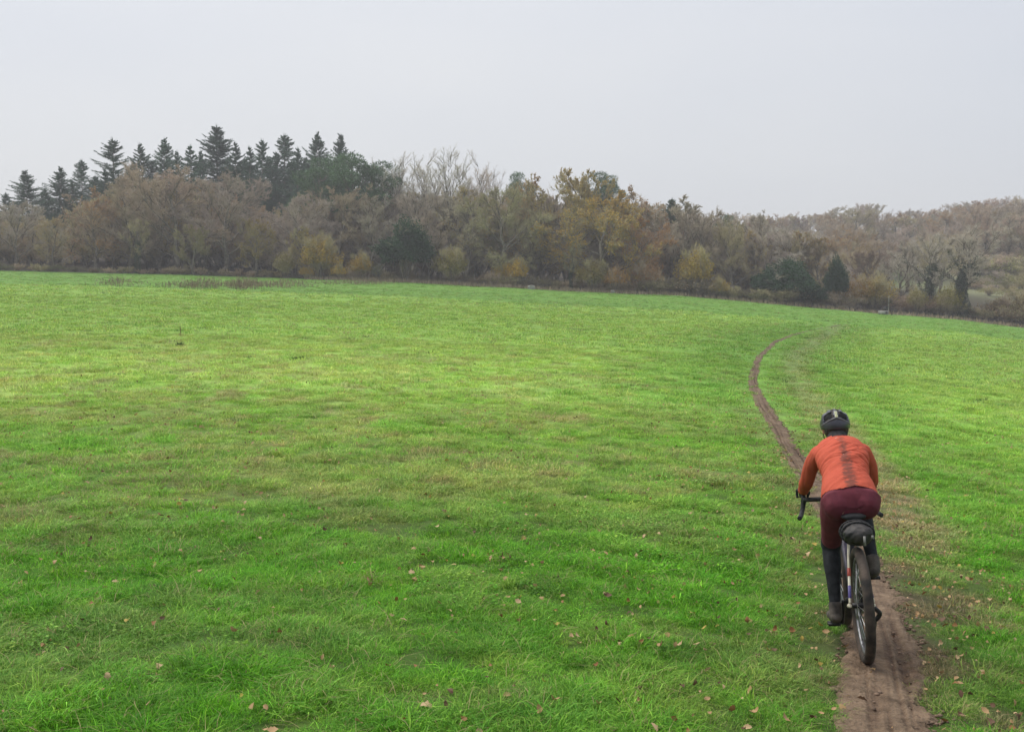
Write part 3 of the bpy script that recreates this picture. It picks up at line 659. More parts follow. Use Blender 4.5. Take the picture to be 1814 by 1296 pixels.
def build_wood():
    # --- conifers on the skyline
    G = 'dark conifers on the skyline'
    firs = [(18, 342, 1, .9, 'small blunt conifer top at the far left end of the skyline'), (57, 303, 0, 1.1, 'broad ragged conifer standing first above the grey trees at the left end'),
            (108, 296, 0, .95, 'conifer just right of the first one, its left boughs bare to the sky'), (150, 284, 1, 1.0, 'narrow conifer beside the orange-topped tree'),
            (190, 300, 2, .8, 'short conifer hugging the left side of the tall lacy conifer'), (209, 246, 1, 1.1, 'tall lacy conifer with gaps in its top, left of the brown dome tree'),
            (262, 256, 2, 1.0, 'slim conifer, left of a pair peeping over the brown dome tree'), (293, 245, 0, .8, 'conifer, taller of a pair peeping over the brown dome tree'),
            (322, 268, 2, .7, 'smallest conifer tip just over the brown dome tree'), (346, 258, 2, .9, 'slender conifer spire left of the tallest conifer'), (364, 268, 2, .6, 'thin conifer tip touching the tallest conifer'),
            (390, 223, 3, 1.0, 'tallest and densest dark conifer on the skyline'), (426, 254, 2, .8, 'thin conifer close on the right of the tallest conifer'),
            (450, 262, 2, .75, 'left one of twin slim conifers between the two big ones'), (468, 248, 1, .8, 'right one of twin slim conifers between the two big ones'),
            (506, 237, 1, 1.05, 'big open conifer with sky showing through its middle'), (530, 262, 2, .7, 'thin conifer at the right shoulder of the big open conifer'), (561, 235, 0, .75, 'pointed conifer rising behind the left green pine'),
            (610, 239, 0, .7, 'pointed conifer rising behind the middle green pine')]
    for k, (u, yt, v, w, lab) in enumerate(firs):
        e = plant('fir', v, u, yt, 182 + 4 * (k % 4), BROWN, jit(FIRD if v == 3 else FIRC), lab, 'conifer_tree', 'conifer', G, w * 1.2)
        e.rotation_euler[0] = _trg.uniform(-.03, .03); e.rotation_euler[1] = _trg.uniform(-.035, .035)
    for k, (u, yt, lab) in enumerate([(438, 285, 'low conifer top left of the twin slim conifers'), (480, 280, 'low conifer top right of the twin slim conifers'), (492, 270, 'low conifer top at the left shoulder of the big open conifer'), (520, 285, 'low conifer top below the big open conifer'),
            (545, 280, 'low conifer top left of the pointed conifer behind the left pine'), (590, 285, 'low conifer top between the two pointed conifers behind the pines'), (540, 300, 'lowest conifer top left of the green pines'), (410, 290, 'low conifer top at the right foot of the tallest conifer'),
            (240, 290, 'low conifer top right of the tall lacy conifer'), (275, 285, 'low conifer top within the pair over the brown dome tree'), (132, 320, 'low conifer top left of the narrow conifer by the orange-topped tree'), (175, 312, 'low conifer top just above the orange-topped tree'), (85, 335, 'low conifer top between the first two conifers')]):
        plant('fir', k, u, yt, 190 + 3 * (k % 3), BROWN, jit(FIRC), lab, 'conifer_tree', 'conifer', G, _trg.uniform(1.0, 1.4))
    G = 'green pines above the wood'
    for u, yt, v, r, w, lab in [(575, 276, 0, 168, .95, 'rounded green pine, leftmost of three beside the bare pale trees'), (628, 268, 1, 166, 1.0, 'rounded green pine, middle one of three beside the bare pale trees'),
                                (668, 284, 1, 168, .95, 'rounded green pine next to the bare pale trees'), (1070, 303, 1, 172, .8, 'lone dark pine peeping over the ochre oak')]:
        plant('pine', v, u, yt, r, BROWN, jit(PINEC), lab, 'pine_tree', 'pine', G, w * 1.25)
    plant('pine', 0, 920, 303, 178, BROWN, PINEC, 'small dark pine top in the middle of the wood', 'pine_tree', 'pine', 'green pines above the wood', .7)
    plant('fir', 3, 1188, 352, 172, BROWN, PINEC, 'dark green conifer right of the orange-topped beech', 'conifer_tree', 'conifer', 'dark conifers on the skyline', 1.3)
    plant('pine', 0, 1283, 378, 178, BROWN, PINEC, 'small dark pine on the dip of the skyline', 'pine_tree', 'pine', 'green pines above the wood', .8)
    # --- tall bare pale trees
    G = 'tall bare trees in the middle of the wood'
    for k, (u, yt, r, w, lab) in enumerate([(688, 262, 166, 1.0, 'bare pale upright tree beside the rightmost green pine'), (718, 266, 170, .9, 'second bare pale upright tree from the green pines'), (758, 254, 166, 1.05, 'broad bare pale tree, left of the two tallest bare crowns'),
                                            (808, 251, 164, 1.1, 'tallest bare pale tree with ivy-dark trunk, on the skyline'), (846, 268, 168, .95, 'bare pale tree on the right of the tallest bare crown'), (879, 290, 172, .7, 'thin dead-looking pale tree at the end of the bare row')]):
        plant('ash', k, u, yt, r, jit(PALE), YEL, lab, 'bare_tree', 'tree', G, w)
    # --- front row, each by its own look
    F = 'trees along the edge of the field'
    front = [
        ('oak', 0, -70, 352, 160, GREY, 0, 1.0, 'grey bare tree cut by the left edge of the picture'),
        ('oak', 1, 22, 350, 158, MAUVE, 0, 1.05, 'greyish bare tree under the first conifers at the left end'),
        ('leafy', 0, 98, 385, 155, GREY, OCHRE, .95, 'low grey-brown tree before the conifers at the left end'),
        ('leafy', 0, 168, 326, 160, BROWN, ORANGE, .95, 'tree with an orange-tinged top left of the brown dome tree'),
        ('oak', 2, 232, 302, 162, BROWN, 0, 1.0, 'brown bare tree on the left flank of the great brown dome'),
        ('oak', 0, 305, 283, 160, BROWN, 0, 1.25, 'great brown dome-crowned bare tree below the conifers'),
        ('oak', 1, 385, 300, 158, MAUVE, 0, 1.15, 'brown bare tree on the right flank of the great brown dome'),
        ('leafy', 1, 345, 395, 153, OLIVE, GREENISH, .95, 'olive leafy tree standing before the great brown dome tree'),
        ('ivy', 0, 246, 385, 153, OLIVE, 0, .9, 'ivy-grown dark tree in front of the brown dome tree'),
        ('leafy', 1, 455, 385, 154, OLIVE, OCHRE, .95, 'olive tree left of the dark gap in the wood'),
        ('oak', 2, 530, 340, 158, MAUVE, 0, 1.05, 'mauve-brown bare tree above the yellow bushes, left one'),
        ('oak', 0, 600, 322, 160, BROWN, 0, 1.15, 'brown bare round-topped tree below the green pines'),
        ('leafy', 1, 540, 400, 153, OLIVE, OCHRE, .9, 'olive-yellow tree behind the yellow bushes'),
        ('thin', 0, 655, 345, 156, GREY, 0, 1.2, 'grey bare tree left of the dark evergreen bush'),
        ('thin', 0, 762, 375, 154, BROWN, 0, 1.1, 'brown bare thicket tree right of the dark evergreen bush'),
        ('oak', 1, 742, 330, 160, MAUVE, 0, .9, 'mauve bare tree under the tall pale trees'),
        ('thin', 1, 828, 330, 157, GREY, OCHRE, 1.15, 'grey-olive tree under the tallest bare crown'),
        ('oak', 2, 895, 322, 156, OLIVE, 0, 1.05, 'round olive-grey bare tree in the middle of the wood'),
        ('leafy', 0, 950, 308, 163, OLIVE, ORANGE, .85, 'thin orange-leaved top left of the ochre oak'),
        ('leafy', 1, 1018, 291, 160, OLIVE, OCHRE, .95, 'tall ochre oak, highest autumn crown on the skyline'),
        ('leafy', 2, 1062, 335, 153.5, OLIVE, (.54, .35, .06), 1.2, 'big spreading ochre oak at the edge of the field'),
        ('leafy', 2, 1138, 375, 156, BROWN, (.47, .25, .075), .92, 'russet-orange tree on the right flank of the ochre oak'),
        ('leafy', 0, 1128, 323, 168, PALE, ORANGE, .95, 'pale-stemmed beech with an orange cap on the skyline'),
        ('thin', 0, 1200, 345, 164, GREY, 0, 1.3, 'grey bare tree right of the orange-capped beech'),
        ('oak', 1, 1232, 362, 160, GREY, 0, .95, 'grey bare tree above the small yellow patch'),
        ('oak', 0, 1292, 385, 158, OLIVE, 0, .9, 'olive-grey bare tree at the dip of the skyline'),
        ('ivy', 1, 1010, 425, 151.5, OLIVE, 0, .75, 'dark ivy-clad trunk under the big ochre oak'),
        ('oak', 2, 1350, 372, 172, GREY, 0, 1.0, 'pale grey bare tree right of the skyline dip'),
        ('oak', 0, 1402, 400, 166, PALE, 0, 1.0, 'whitish bare tree behind the dark ivy heap'),
        ('thin', 1, 1450, 420, 164, (.22, .17, .11), OCHRE, 1.2, 'buff bare tree between the ivy heap and the ivy column'),
        ('oak', 1, 1545, 440, 172, (.22, .17, .12), 0, 1.0, 'buff bare tree behind the ochre bushes on the right'),
        ('ivy', 0, 1648, 410, 166, PALE, 0, 1.2, 'ivy-trunked bare tree, left one of the two beside the open hillside'),
        ('ivy', 1, 1705, 392, 164, PALE, 0, 1.25, 'ivy-trunked bare tree, tallest beside the open hillside'),
        ('thin', 0, 1600, 425, 170, PALE, 0, 1.25, 'pale bare tree left of the two ivy-trunked trees'),
    ]
    for kind, v, u, yt, r, tw, lf, w, lab in front:
        plant(kind, v, u, yt, r, jit(tw, .08), jit(lf, .08) if lf else OCHRE, lab, 'broadleaf_tree', 'tree', F, w)
    # ivy column, evergreen, coloured bushes
    plant('evergreen', 0, 716, 390, 151, BROWN, HOLLY, 'dark evergreen bush shaped like an egg at the field edge', 'evergreen_bush', 'bush', None, 1.15)
    plant('evergreen', 0, 1479, 455, 158, BROWN, HOLLY, 'narrow dark ivy column standing clear on the right', 'ivy_column', 'bush', None, .62)
    plant('ivyheap', 0, 1388, 464, 156, PALE, HOLLY, 'dark ivy heap with pale arching branches over it', 'ivy_heap', 'bush', None, 1.35)
    plant('ivyheap', 0, 1440, 505, 157, OLIVE, HOLLY, 'low dark ivy mound at the foot of the ivy heap', 'ivy_mound', 'bush', None, 1.3)
    B = 'coloured bushes along the edge of the wood'
    for kind, v, u, yt, r, tw, lf, w, lab in [
        ('shrub', 0, 566, 416, 151, OLIVE, (.36, .25, .04), .85, 'tall yellow bush, left of the brightest yellow ones'), ('shrub', 1, 545, 470, 150.3, OLIVE, (.46, .29, .04), .9, 'low golden bush at the left foot of the yellow group'),
        ('shrub', 1, 600, 466, 150.2, OLIVE, YEL, .8, 'bright yellow bush in the middle of the yellow group'), ('shrub', 0, 640, 447, 150.6, OLIVE, (.44, .29, .045), .85, 'yellow bush nearest the dark evergreen bush'),
        ('shrub', 2, 505, 440, 151, OLIVE, (.22, .18, .05), .9, 'dull olive bush at the left end of the yellow group'),
        ('shrub', 0, 800, 438, 150.6, OLIVE, (.26, .22, .05), .85, 'round olive-yellow bush right of the dark evergreen bush'),
        ('shrub', 0, 915, 455, 153, OLIVE, YEL, .75, 'bright yellow low branches of a small tree among bare trunks'), ('shrub', 1, 890, 462, 153.5, OLIVE, (.42, .3, .05), .7, 'paler yellow leaves left of the bright ones among trunks'),
        ('shrub', 0, 1050, 458, 150.6, OLIVE, (.25, .2, .045), .95, 'ochre bush left of the orange one under the big oak'), ('shrub', 1, 1090, 470, 150.4, BROWN, ORANGE, .8, 'orange bush at the foot of the big ochre oak'),
        ('shrub', 2, 1150, 455, 151, BROWN, RUST, .95, 'rust-coloured bush right of the big ochre oak'),
        ('shrub', 0, 1232, 437, 152, OLIVE, (.40, .29, .05), .7, 'yellow-leaved bush below the grey trees near the skyline dip'), ('shrub', 1, 1275, 490, 151, OLIVE, OCHRE, .75, 'small amber bush low at the edge below the skyline dip'),
        ('shrub', 1, 1512, 490, 160, BROWN, (.33, .20, .05), .9, 'amber bush right of the ivy column'), ('shrub', 0, 1550, 485, 161, OLIVE, (.30, .22, .05), .95, 'yellow-brown bush beside the pale post'),
        ('shrub', 2, 1625, 505, 162, OLIVE, (.25, .22, .05), .85, 'dull yellow bush left of the ivy-trunked trees'), ('shrub', 2, 1680, 500, 163, OLIVE, (.27, .24, .05), .8, 'dull yellow bush between the two ivy-trunked trees'),
        ('shrub', 2, 1770, 520, 166, BROWN, (.20, .14, .06), 1.1, 'brown thorny bush below the open hillside'), ('shrub', 1, 1822, 515, 167, OLIVE, (.18, .14, .06), 1.1, 'olive-brown bush cut by the right edge of the picture'),
        ('shrub', 2, 668, 462, 150.3, (.27, .25, .22), (.2, .2, .1), .7, 'small whitish twiggy bush left of the dark evergreen bush')]:
        plant(kind, v, u, yt, r, tw, lf, lab, 'bush', 'bush', B, w)
    # --- the rest of the wood: nothing tells these apart
    rows = [(166, 36, 0), (174, 40, 8), (192, 46, -6), (212, 52, -18)]
    sky_u = [-300, 0, 60, 120, 170, 230, 300, 380, 440, 500, 600, 680, 760, 850, 900, 950, 1050, 1130, 1200, 1260, 1310, 1400, 1500, 1600]
    sky_y = [362, 360, 372, 372, 345, 318, 300, 318, 355, 350, 335, 335, 325, 325, 330, 330, 345, 350, 362, 378, 395, 398, 415, 430]
    for q, (r, du, dy) in enumerate(rows):
        u = -260 + 11 * q
        while u < 1420:
            yt = np.interp(u, sky_u, sky_y) + dy * .3 + _trg.uniform(4, 26)
            kind, v = _trg.choice([('oak', 0), ('oak', 1), ('oak', 2), ('thin', 0), ('thin', 1), ('leafy', 0)])
            tw = _trg.choice([GREY, BROWN, MAUVE, OLIVE])
            plant(kind, v, u, yt, r + _trg.uniform(-2.5, 2.5), jit(tw), jit(_trg.choice([OCHRE, GREENISH, RUST])), zone_label(u, q, kind), 'woodland_tree', 'tree', 'trees in the thick of the wood', _trg.uniform(.9, 1.15))
            u += du * _trg.uniform(.8, 1.25)
    # --- the hillside wood on the right
    hu, hy = [1180, 1260, 1300, 1350, 1400, 1440, 1500, 1560, 1610, 1650, 1700, 1760, 1800, 2100], [352, 366, 380, 374, 380, 373, 360, 360, 372, 366, 354, 350, 342, 338]
    for r, u0, du, lift in [(215, 1330, 38, 66), (245, 1330, 32, 46), (280, 1310, 28, 26), (320, 1280, 24, 10), (360, 1250, 21, 0)]:
        u = u0
        while u < 2090:
            yt = np.interp(u, hu, hy) + lift * _trg.uniform(.75, 1.2) + _trg.uniform(-3, 7)
            open_ground = (u > 1705 and r < 262)
            if not open_ground:
                kind, v = _trg.choice([('oak', 0), ('oak', 1), ('oak', 2), ('leafy', 0), ('leafy', 1), ('ash', 0)])
                tw = _trg.choice([GREY, MAUVE, BROWN, PALE, GREY, OLIVE, BROWN])
                X, Y = at_r(u, r); hmax = 17.0; ymin = yt
                zt = top_z(u, yt, r); z = float(H0(X, Y)); hh = min(max(zt - z, 9.0), 19.0)
                plant(kind, v, u, yt, r + _trg.uniform(-6, 6), jit(tw), jit(_trg.choice([RUST, ORANGE, OCHRE])), hill_label(u, r, kind), 'hillside_tree', 'tree', 'trees on the hillside', _trg.uniform(1.15, 1.5), h=hh)
            u += du * _trg.uniform(.8, 1.25)
    # --- understorey inside the wood
    for k in range(80):
        u = -100 + k * 20.6 + _trg.uniform(-8, 8); r = [172, 184, 200][k % 3] + _trg.uniform(-3, 3) + (8 if u > 1400 else 0)
        zl = next(t for a, t in ZONES if u < a) if u < 1440 else 'left of the two ivy-trunked trees'
        plant('thicket', k, u, 0, r, jit(_trg.choice([BROWN, OLIVE, GREY, MAUVE])), jit(_trg.choice([OCHRE, GREENISH, (.10, .12, .05)])), 'brown thicket under the trees ' + zl, 'thicket', 'thicket', 'thickets under the trees', _trg.uniform(.9, 1.3), h=_trg.uniform(4.5, 7.5))
    # --- hedge and thorns on the open hillside
    for k, (u, r, hh) in enumerate([(1722, 236, 3), (1745, 240, 2.5), (1765, 244, 4), (1788, 243, 3), (1812, 246, 4.5), (1840, 246, 4), (1735, 262, 5), (1758, 264, 6), (1780, 262, 5.5), (1805, 264, 6), (1830, 262, 6), (1752, 222, 2.5), (1800, 220, 3.2)]):
        plant('scrub', k, u, 0, r, jit(_trg.choice([BROWN, OLIVE, GREY])), jit(GREENISH), 'thorn bush %s the open hillside on the right' % ('along the top of' if r > 255 else 'in the hedge across' if r > 230 else 'at the foot of'), 'thorn_bush', 'bush', 'thorn bushes on the open hillside', 1.5, h=hh * .8)
    # --- scrub along the foot
    for k in range(126):
        u = -200 + k * 18. + _trg.uniform(-7, 7); r = 150.8 + _trg.uniform(0, 3.5) + (6 if u > 1380 else 0) + (7 if u > 1500 else 0)
        tall = _trg.uniform(.9, 2.0) * (1.35 if u > 1150 else .6 if u < 560 else 1)
        plant('scrub', k, u, 0, r, jit(_trg.choice([BROWN, (.2, .165, .12), OLIVE])), jit(_trg.choice([(.2, .18, .08), (.24, .17, .09), (.14, .15, .06)])), 'bramble at the edge ' + (next(t for a, t in ZONES if u < a).replace('behind', 'before') if u < 1440 else 'below the amber bushes' if u < 1620 else 'below the two ivy-trunked trees' if u < 1730 else 'below the open hillside'), 'bramble', 'bramble', 'brambles along the foot of the wood', _trg.uniform(.9, 1.4), h=tall)
build_wood()
# ------------------------------------------------------------------ bicycle and rider (local frame: +X right, +Y forward, +Z up, origin at the rear tyre's contact)
_c = ground_at(1535, 1170); RX, RY = _c[0], _c[1]
_head = math.radians(-11.0); _fw = Vector((math.sin(-_head), math.cos(_head), 0))
def path_surface(x, y): return float(H0(x, y) + relief(x, y) * .25 - .008)
_z0 = path_surface(RX, RY); _z1 = path_surface(RX + _fw.x * 1.03, RY + _fw.y * 1.03)
_pitch = math.atan2(_z1 - _z0, 1.03)
RIDE = Matrix.Translation((RX, RY, _z0 - .004)) @ Matrix.Rotation(_head, 4, 'Z') @ Matrix.Rotation(_pitch, 4, 'X') @ Matrix.Rotation(math.radians(-4.6), 4, 'Y')
def A(*p): return np.array(p, float)
def smooth_line(pts, n):
    pts = np.asarray(pts, float); k = len(pts); t = np.linspace(0, k - 1, n); i = np.clip(t.astype(int), 0, k - 2); f = (t - i)[:, None]
    p0, p1, p2, p3 = pts[np.maximum(i - 1, 0)], pts[i], pts[i + 1], pts[np.minimum(i + 2, k - 1)]
    return .5 * (2 * p1 + (p2 - p0) * f + (2 * p0 - 5 * p1 + 4 * p2 - p3) * f ** 2 + (3 * p1 - p0 - 3 * p2 + p3) * f ** 3)
def loft(g, rows, n=24, sides=20, lateral=(1, 0, 0), cap=.6, raw=False):
    """rows: (x, y, z, half_width, half_depth): a closed, round-ended tapering body"""
    R = smooth_line(rows, n) if not raw else np.asarray(rows, float)
    P, a, b = R[:, :3], np.maximum(R[:, 3], .002), np.maximum(R[:, 4], .002)
    T = norm(np.gradient(P, axis=0))
    def capn(Pe, Te, ae, be, sgn):
        q = np.array([.45, .8, .97]); off = np.minimum(ae, be) * cap
        pp = Pe + Te * sgn * (np.array([.5, .85, 1.0])[:, None] * off); sc = np.array([.82, .45, .04])
        return pp, ae * sc, be * sc
    pe, aa, bb = capn(P[-1], T[-1], a[-1], b[-1], 1); ps, sa, sb = capn(P[0], T[0], a[0], b[0], -1)
    P = np.vstack([ps[::-1], P, pe]); a = np.concatenate([sa[::-1], a, aa]); b = np.concatenate([sb[::-1], b, bb]); T = np.vstack([np.repeat(T[:1], 3, 0), T, np.repeat(T[-1:], 3, 0)])
    lat = np.asarray(lateral, float); U = norm(lat - T * (T @ lat)[:, None]); W = np.cross(T, U)
    th = np.arange(sides) * 2 * np.pi / sides
    Vv = P[:, None] + U[:, None] * (a[:, None] * np.cos(th))[..., None] + W[:, None] * (b[:, None] * np.sin(th))[..., None]
    k = len(P); i = np.arange(k - 1)[:, None] * sides; j = np.arange(sides)[None]; j2 = (j + 1) % sides
    base = g.n
    g.add(Vv, np.stack([i + j, i + j2, i + sides + j2, i + sides + j], -1).reshape(-1, 4))
    for e, fl in ((0, True), (k - 1, False)):
        c = Vv[e].mean(0)[None]; idx = e * sides + np.arange(sides)
        tri = np.stack([np.full(sides, k * sides), idx, e * sides + (np.arange(sides) + 1) % sides], -1)
        g.v.append(c); g.rnd.append(np.zeros(1)); g.n += 1
        tri[:, 0] = g.n - 1 - base; tri = tri if not fl else tri[:, ::-1]
        g.f[3].append(tri + base)
def rod(g, pts, r, n=None, sides=10, r2=None):
    pts = np.asarray(pts, float); n = n or (2 if len(pts) == 2 else 6 * len(pts)); r2 = r if r2 is None else r2
    C_ = smooth_line(pts, n) if len(pts) > 2 else pts[0] + (pts[1] - pts[0]) * np.linspace(0, 1, n)[:, None]
    rr = np.linspace(r, r2, n)[:, None]; ref = (0, 0, 1) if abs(norm(pts[-1] - pts[0])[2]) < .8 else (1, 0, 0)
    loft(g, np.hstack([C_, rr, rr]), sides=sides, lateral=ref, cap=.25, raw=True)
def block(g, c, s, rot=None):
    c = np.asarray(c, float); q = np.array([[x, y, z] for x in (-1, 1) for y in (-1, 1) for z in (-1, 1)]) * np.asarray(s) / 2
    if rot is not None: q = q @ np.array(rot.to_3x3()).T
    g.add(q + c, [[0, 1, 3, 2], [4, 6, 7, 5], [0, 4, 5, 1], [2, 3, 7, 6], [0, 2, 6, 4], [1, 5, 7, 3]])
def ring(g, c, R, rx, rr, n=56, m=12, knob=0.):
    """torus round the X axis; rx half width, rr radial half height"""
    a = np.arange(n) * 2 * np.pi / n; b = np.arange(m) * 2 * np.pi / m
    rad = R + rr * np.cos(b)[None] + knob * (np.arange(n)[:, None] % 2) * (np.cos(b)[None] > .2); x = (rx * np.sin(b)[None]).repeat(n, 0)
    Vv = np.stack([c[0] + x, c[1] + rad * np.cos(a)[:, None], c[2] + rad * np.sin(a)[:, None]], -1)
    i = np.arange(n)[:, None]; j = np.arange(m)[None]; i2, j2 = (i + 1) % n, (j + 1) % m
    g.add(Vv, np.stack([i * m + j, i * m + j2, i2 * m + j2, i2 * m + j], -1).reshape(-1, 4))
def remesh(g, voxel, it=6, disp=None, dec=None):
    me = g.mesh('tmp'); o = bpy.data.objects.new('tmp', me); COL.objects.link(o)
    md = o.modifiers.new('r', 'REMESH'); md.mode = 'VOXEL'; md.voxel_size = voxel
    if it: sm = o.modifiers.new('s', 'SMOOTH'); sm.iterations = it; sm.factor = .5
    dg = bpy.context.evaluated_depsgraph_get(); ev = o.evaluated_get(dg); out = bpy.data.meshes.new_from_object(ev)
    bpy.data.objects.remove(o); bpy.data.meshes.remove(me)
    if disp is not None:
        n = len(out.vertices); co = np.zeros(n * 3, np.float32); no = np.zeros(n * 3, np.float32)
        out.vertices.foreach_get('co', co); out.vertices.foreach_get('normal', no); co, no = co.reshape(-1, 3), no.reshape(-1, 3)
        out.vertices.foreach_set('co', (co + no * disp(co, no)[:, None]).astype(np.float32).ravel()); out.update()
    out.polygons.foreach_set('use_smooth', np.ones(len(out.polygons), bool)); out.materials.clear()
    return out
def recalc(me):
    bm = bmesh.new(); bm.from_mesh(me); bmesh.ops.recalc_face_normals(bm, faces=bm.faces[:]); bm.to_mesh(me); bm.free(); return me

M_TYRE = noise_mat('muddy_rubber', (.016, .014, .012), (.075, .055, .042), 14, .8, .002, 120)
M_RIM = noise_mat('dull_alloy', (.10, .10, .10), (.24, .24, .25), 30, .4, 0, None, .7)
M_SPOKE = noise_mat('spoke_steel', (.3, .3, .3), (.5, .5, .5), 40, .35, 0, None, .9)
M_BLACKMETAL = noise_mat('black_alloy', (.012, .012, .013), (.035, .034, .033), 30, .4, 0, None, .3)
M_RUBBER = noise_mat('black_tape', (.015, .015, .016), (.035, .035, .036), 60, .75, .001, 300)
M_CREAM = noise_mat('cream_paint', (.42, .37, .27), (.62, .57, .44), 18, .35, 0, None, 0, 4, .5)
M_FRAME = noise_mat('dark_plum_paint', (.03, .025, .045), (.06, .05, .08), 18, .35)
M_RED = noise_mat('red_paint', (.30, .05, .035), (.42, .08, .05), 18, .4)
M_PURPLE = noise_mat('purple_paint', (.06, .05, .16), (.10, .08, .24), 18, .4)
M_BAG = noise_mat('muddy_bag_fabric', (.011, .011, .012), (.06, .052, .046), 16, .6, .006, 38)
M_STEEL = noise_mat('worn_steel', (.12, .11, .10), (.3, .28, .26), 60, .4, 0, None, .9)
M_REFL = noise_mat('grey_strap', (.16, .16, .15), (.24, .23, .21), 60, .6)

def build_bike():
    bike = empty('bicycle'); bike.matrix_world = RIDE
    tag(bike, 'gravel bicycle with cream stays, drop bars and black saddle bag on the muddy path', 'bicycle')
    def part(name, mat, f, parent=bike, smooth=True):
        g = Geo(); f(g); o = obj(name, recalc(g.mesh(name, smooth)), mat, parent); return o
    RA, FA, BB = A(0, 0, .345), A(0, 1.03, .345), A(0, .43, .288)
    for nm, c in (('rear_wheel', RA), ('front_wheel', FA)):
        w = part(nm, M_BLACKMETAL, lambda g: rod(g, [c + A(-.055, 0, 0), c + A(.055, 0, 0)], .017, sides=14))       # the hub
        part('tyre', M_TYRE, lambda g: ring(g, c, .3155, .0295, .0295, 112, 14, .002), w)
        part('rim', M_RIM, lambda g: ring(g, c, .279, .015, .013, 64, 8), w)
        for k in range(24):
            a = k * 2 * math.pi / 24; s = 1 if k % 2 else -1; d = A(0, math.cos(a), math.sin(a)); e = A(0, math.cos(a + s * .35), math.sin(a + s * .35))
            part('spoke', M_SPOKE, lambda g: rod(g, [c + A(.03 * s, 0, 0) + e * .02, c + d * .272], .0013, sides=4), w)
        part('disc', M_STEEL, lambda g: ring(g, c + A(-.035, 0, 0), .068, .0012, .013, 40, 6), w)
    fr = part('frame', M_FRAME, lambda g: [rod(g, [A(0, .43, .275), A(0, .262, .745)], .0165, 2, 14), rod(g, [A(0, .275, .715), A(0, .805, .80)], .0165, 2, 14), rod(g, [A(0, .44, .285), A(0, .83, .715)], .021, 2, 14),
                                              rod(g, [A(0, .795, .845), A(0, .842, .70)], .023, 2, 14)])
    for s in (-1, 1):
        st = part('seat_stay', M_CREAM, lambda g: rod(g, [A(.018 * s, .262, .71), A(.038 * s, .18, .60), A(.068 * s, .005, .36)], .0090, 14, 10, .0080), fr)
        part('red_band', M_RED, lambda g: rod(g, [A(.0455 * s, .137, .543), A(.0507 * s, .107, .502)], .0108, 2, 12), fr)
        part('chain_stay', M_CREAM, lambda g: rod(g, [A(.025 * s, .40, .272), A(.05 * s, .26, .29), A(.068 * s, .0, .343)], .0115, 12, 10), fr)
        part('purple_flash', M_PURPLE, lambda g: rod(g, [A(.0575 * s, .068, .45), A(.065 * s, .022, .385)], .0098, 2, 10), fr)
        part('fork_blade', M_CREAM, lambda g: rod(g, [A(.03 * s, .85, .695), A(.052 * s, .89, .62), A(.058 * s, 1.025, .345)], .0135, 12, 10, .010), fr)
    part('bottom_bracket', M_BLACKMETAL, lambda g: rod(g, [BB + A(-.045, 0, 0), BB + A(.045, 0, 0)], .021, 2, 14), fr)
    part('seat_post', M_BLACKMETAL, lambda g: rod(g, [A(0, .266, .735), A(0, .232, .835)], .0136, 2, 12))
    sd = part('saddle', M_RUBBER, lambda g: loft(g, [(0, .075, .862, .070, .017), (0, .13, .868, .073, .022), (0, .20, .866, .05, .022), (0, .28, .863, .026, .02), (0, .345, .858, .019, .016)], 16, 16))
    for s in (-1, 1): part('saddle_rail', M_STEEL, lambda g: rod(g, [A(.035 * s, .09, .845), A(.022 * s, .16, .828), A(.022 * s, .27, .828), A(.01 * s, .33, .845)], .0036, 12, 6), sd)
    g = Geo()
    loft(g, [(0, -.125, .765, .05, .042), (0, -.10, .772, .080, .058), (0, -.03, .776, .090, .066), (0, .08, .79, .075, .058), (0, .19, .80, .035, .038)], 18, 22)
    bag = obj('saddle_bag', remesh(g, .007, 3, lambda co, no: .007 * (fbm(co[:, 0] * 34, co[:, 1] * 22 + co[:, 2] * 40, 7) - .5) * 2), M_BAG, bike)
    for y in (-.05, .04): part('strap', M_RUBBER, lambda g: [rod(g, [A(.094 * math.cos(t), y, .780 + .0685 * math.sin(t)), A(.094 * math.cos(t + .32), y, .780 + .0685 * math.sin(t + .32))], .007, 2, 6) for t in np.arange(0, 6.28, .3)], bag)
    part('light_loop', M_REFL, lambda g: block(g, A(.022, -.165, .752), (.014, .006, .055)), bag)
    part('buckle', M_REFL, lambda g: block(g, A(.07, -.148, .77), (.012, .01, .02)), bag)
    # steering
    part('stem', M_BLACKMETAL, lambda g: rod(g, [A(0, .79, .862), A(0, .875, .892)], .0165, 2, 12))
    hb = part('handlebar', M_RUBBER, lambda g: [rod(g, [A(0, .88, .893), A(s * .10, .88, .893), A(s * .185, .884, .893), A(s * .212, .93, .889), A(s * .222, .972, .865), A(s * .236, .968, .815), A(s * .250, .925, .785), A(s * .268, .845, .772)], .0155, 44, 12) for s in (-1, 1)])
    for s in (-1, 1):
        hd = part('brake_hood', M_RUBBER, lambda g: loft(g, [(s * .218, .955, .885, .017, .018), (s * .222, .995, .900, .017, .021), (s * .224, 1.03, .925, .015, .019), (s * .224, 1.045, .95, .010, .011)], 10, 12))
        part('lever', M_BLACKMETAL, lambda g: rod(g, [A(s * .224, 1.035, .915), A(s * .23, 1.05, .86), A(s * .24, 1.035, .80)], .0065, 12, 8), hd)
    # drive
    cr = part('chainring', M_BLACKMETAL, lambda g: [ring(g, BB + A(.05, 0, 0), .078, .002, .012, 40, 6)] + [rod(g, [BB + A(.05, 0, 0), BB + A(.05, .075 * math.cos(a), .075 * math.sin(a))], .007, 2, 6) for a in np.arange(4) * 1.57 + .4])
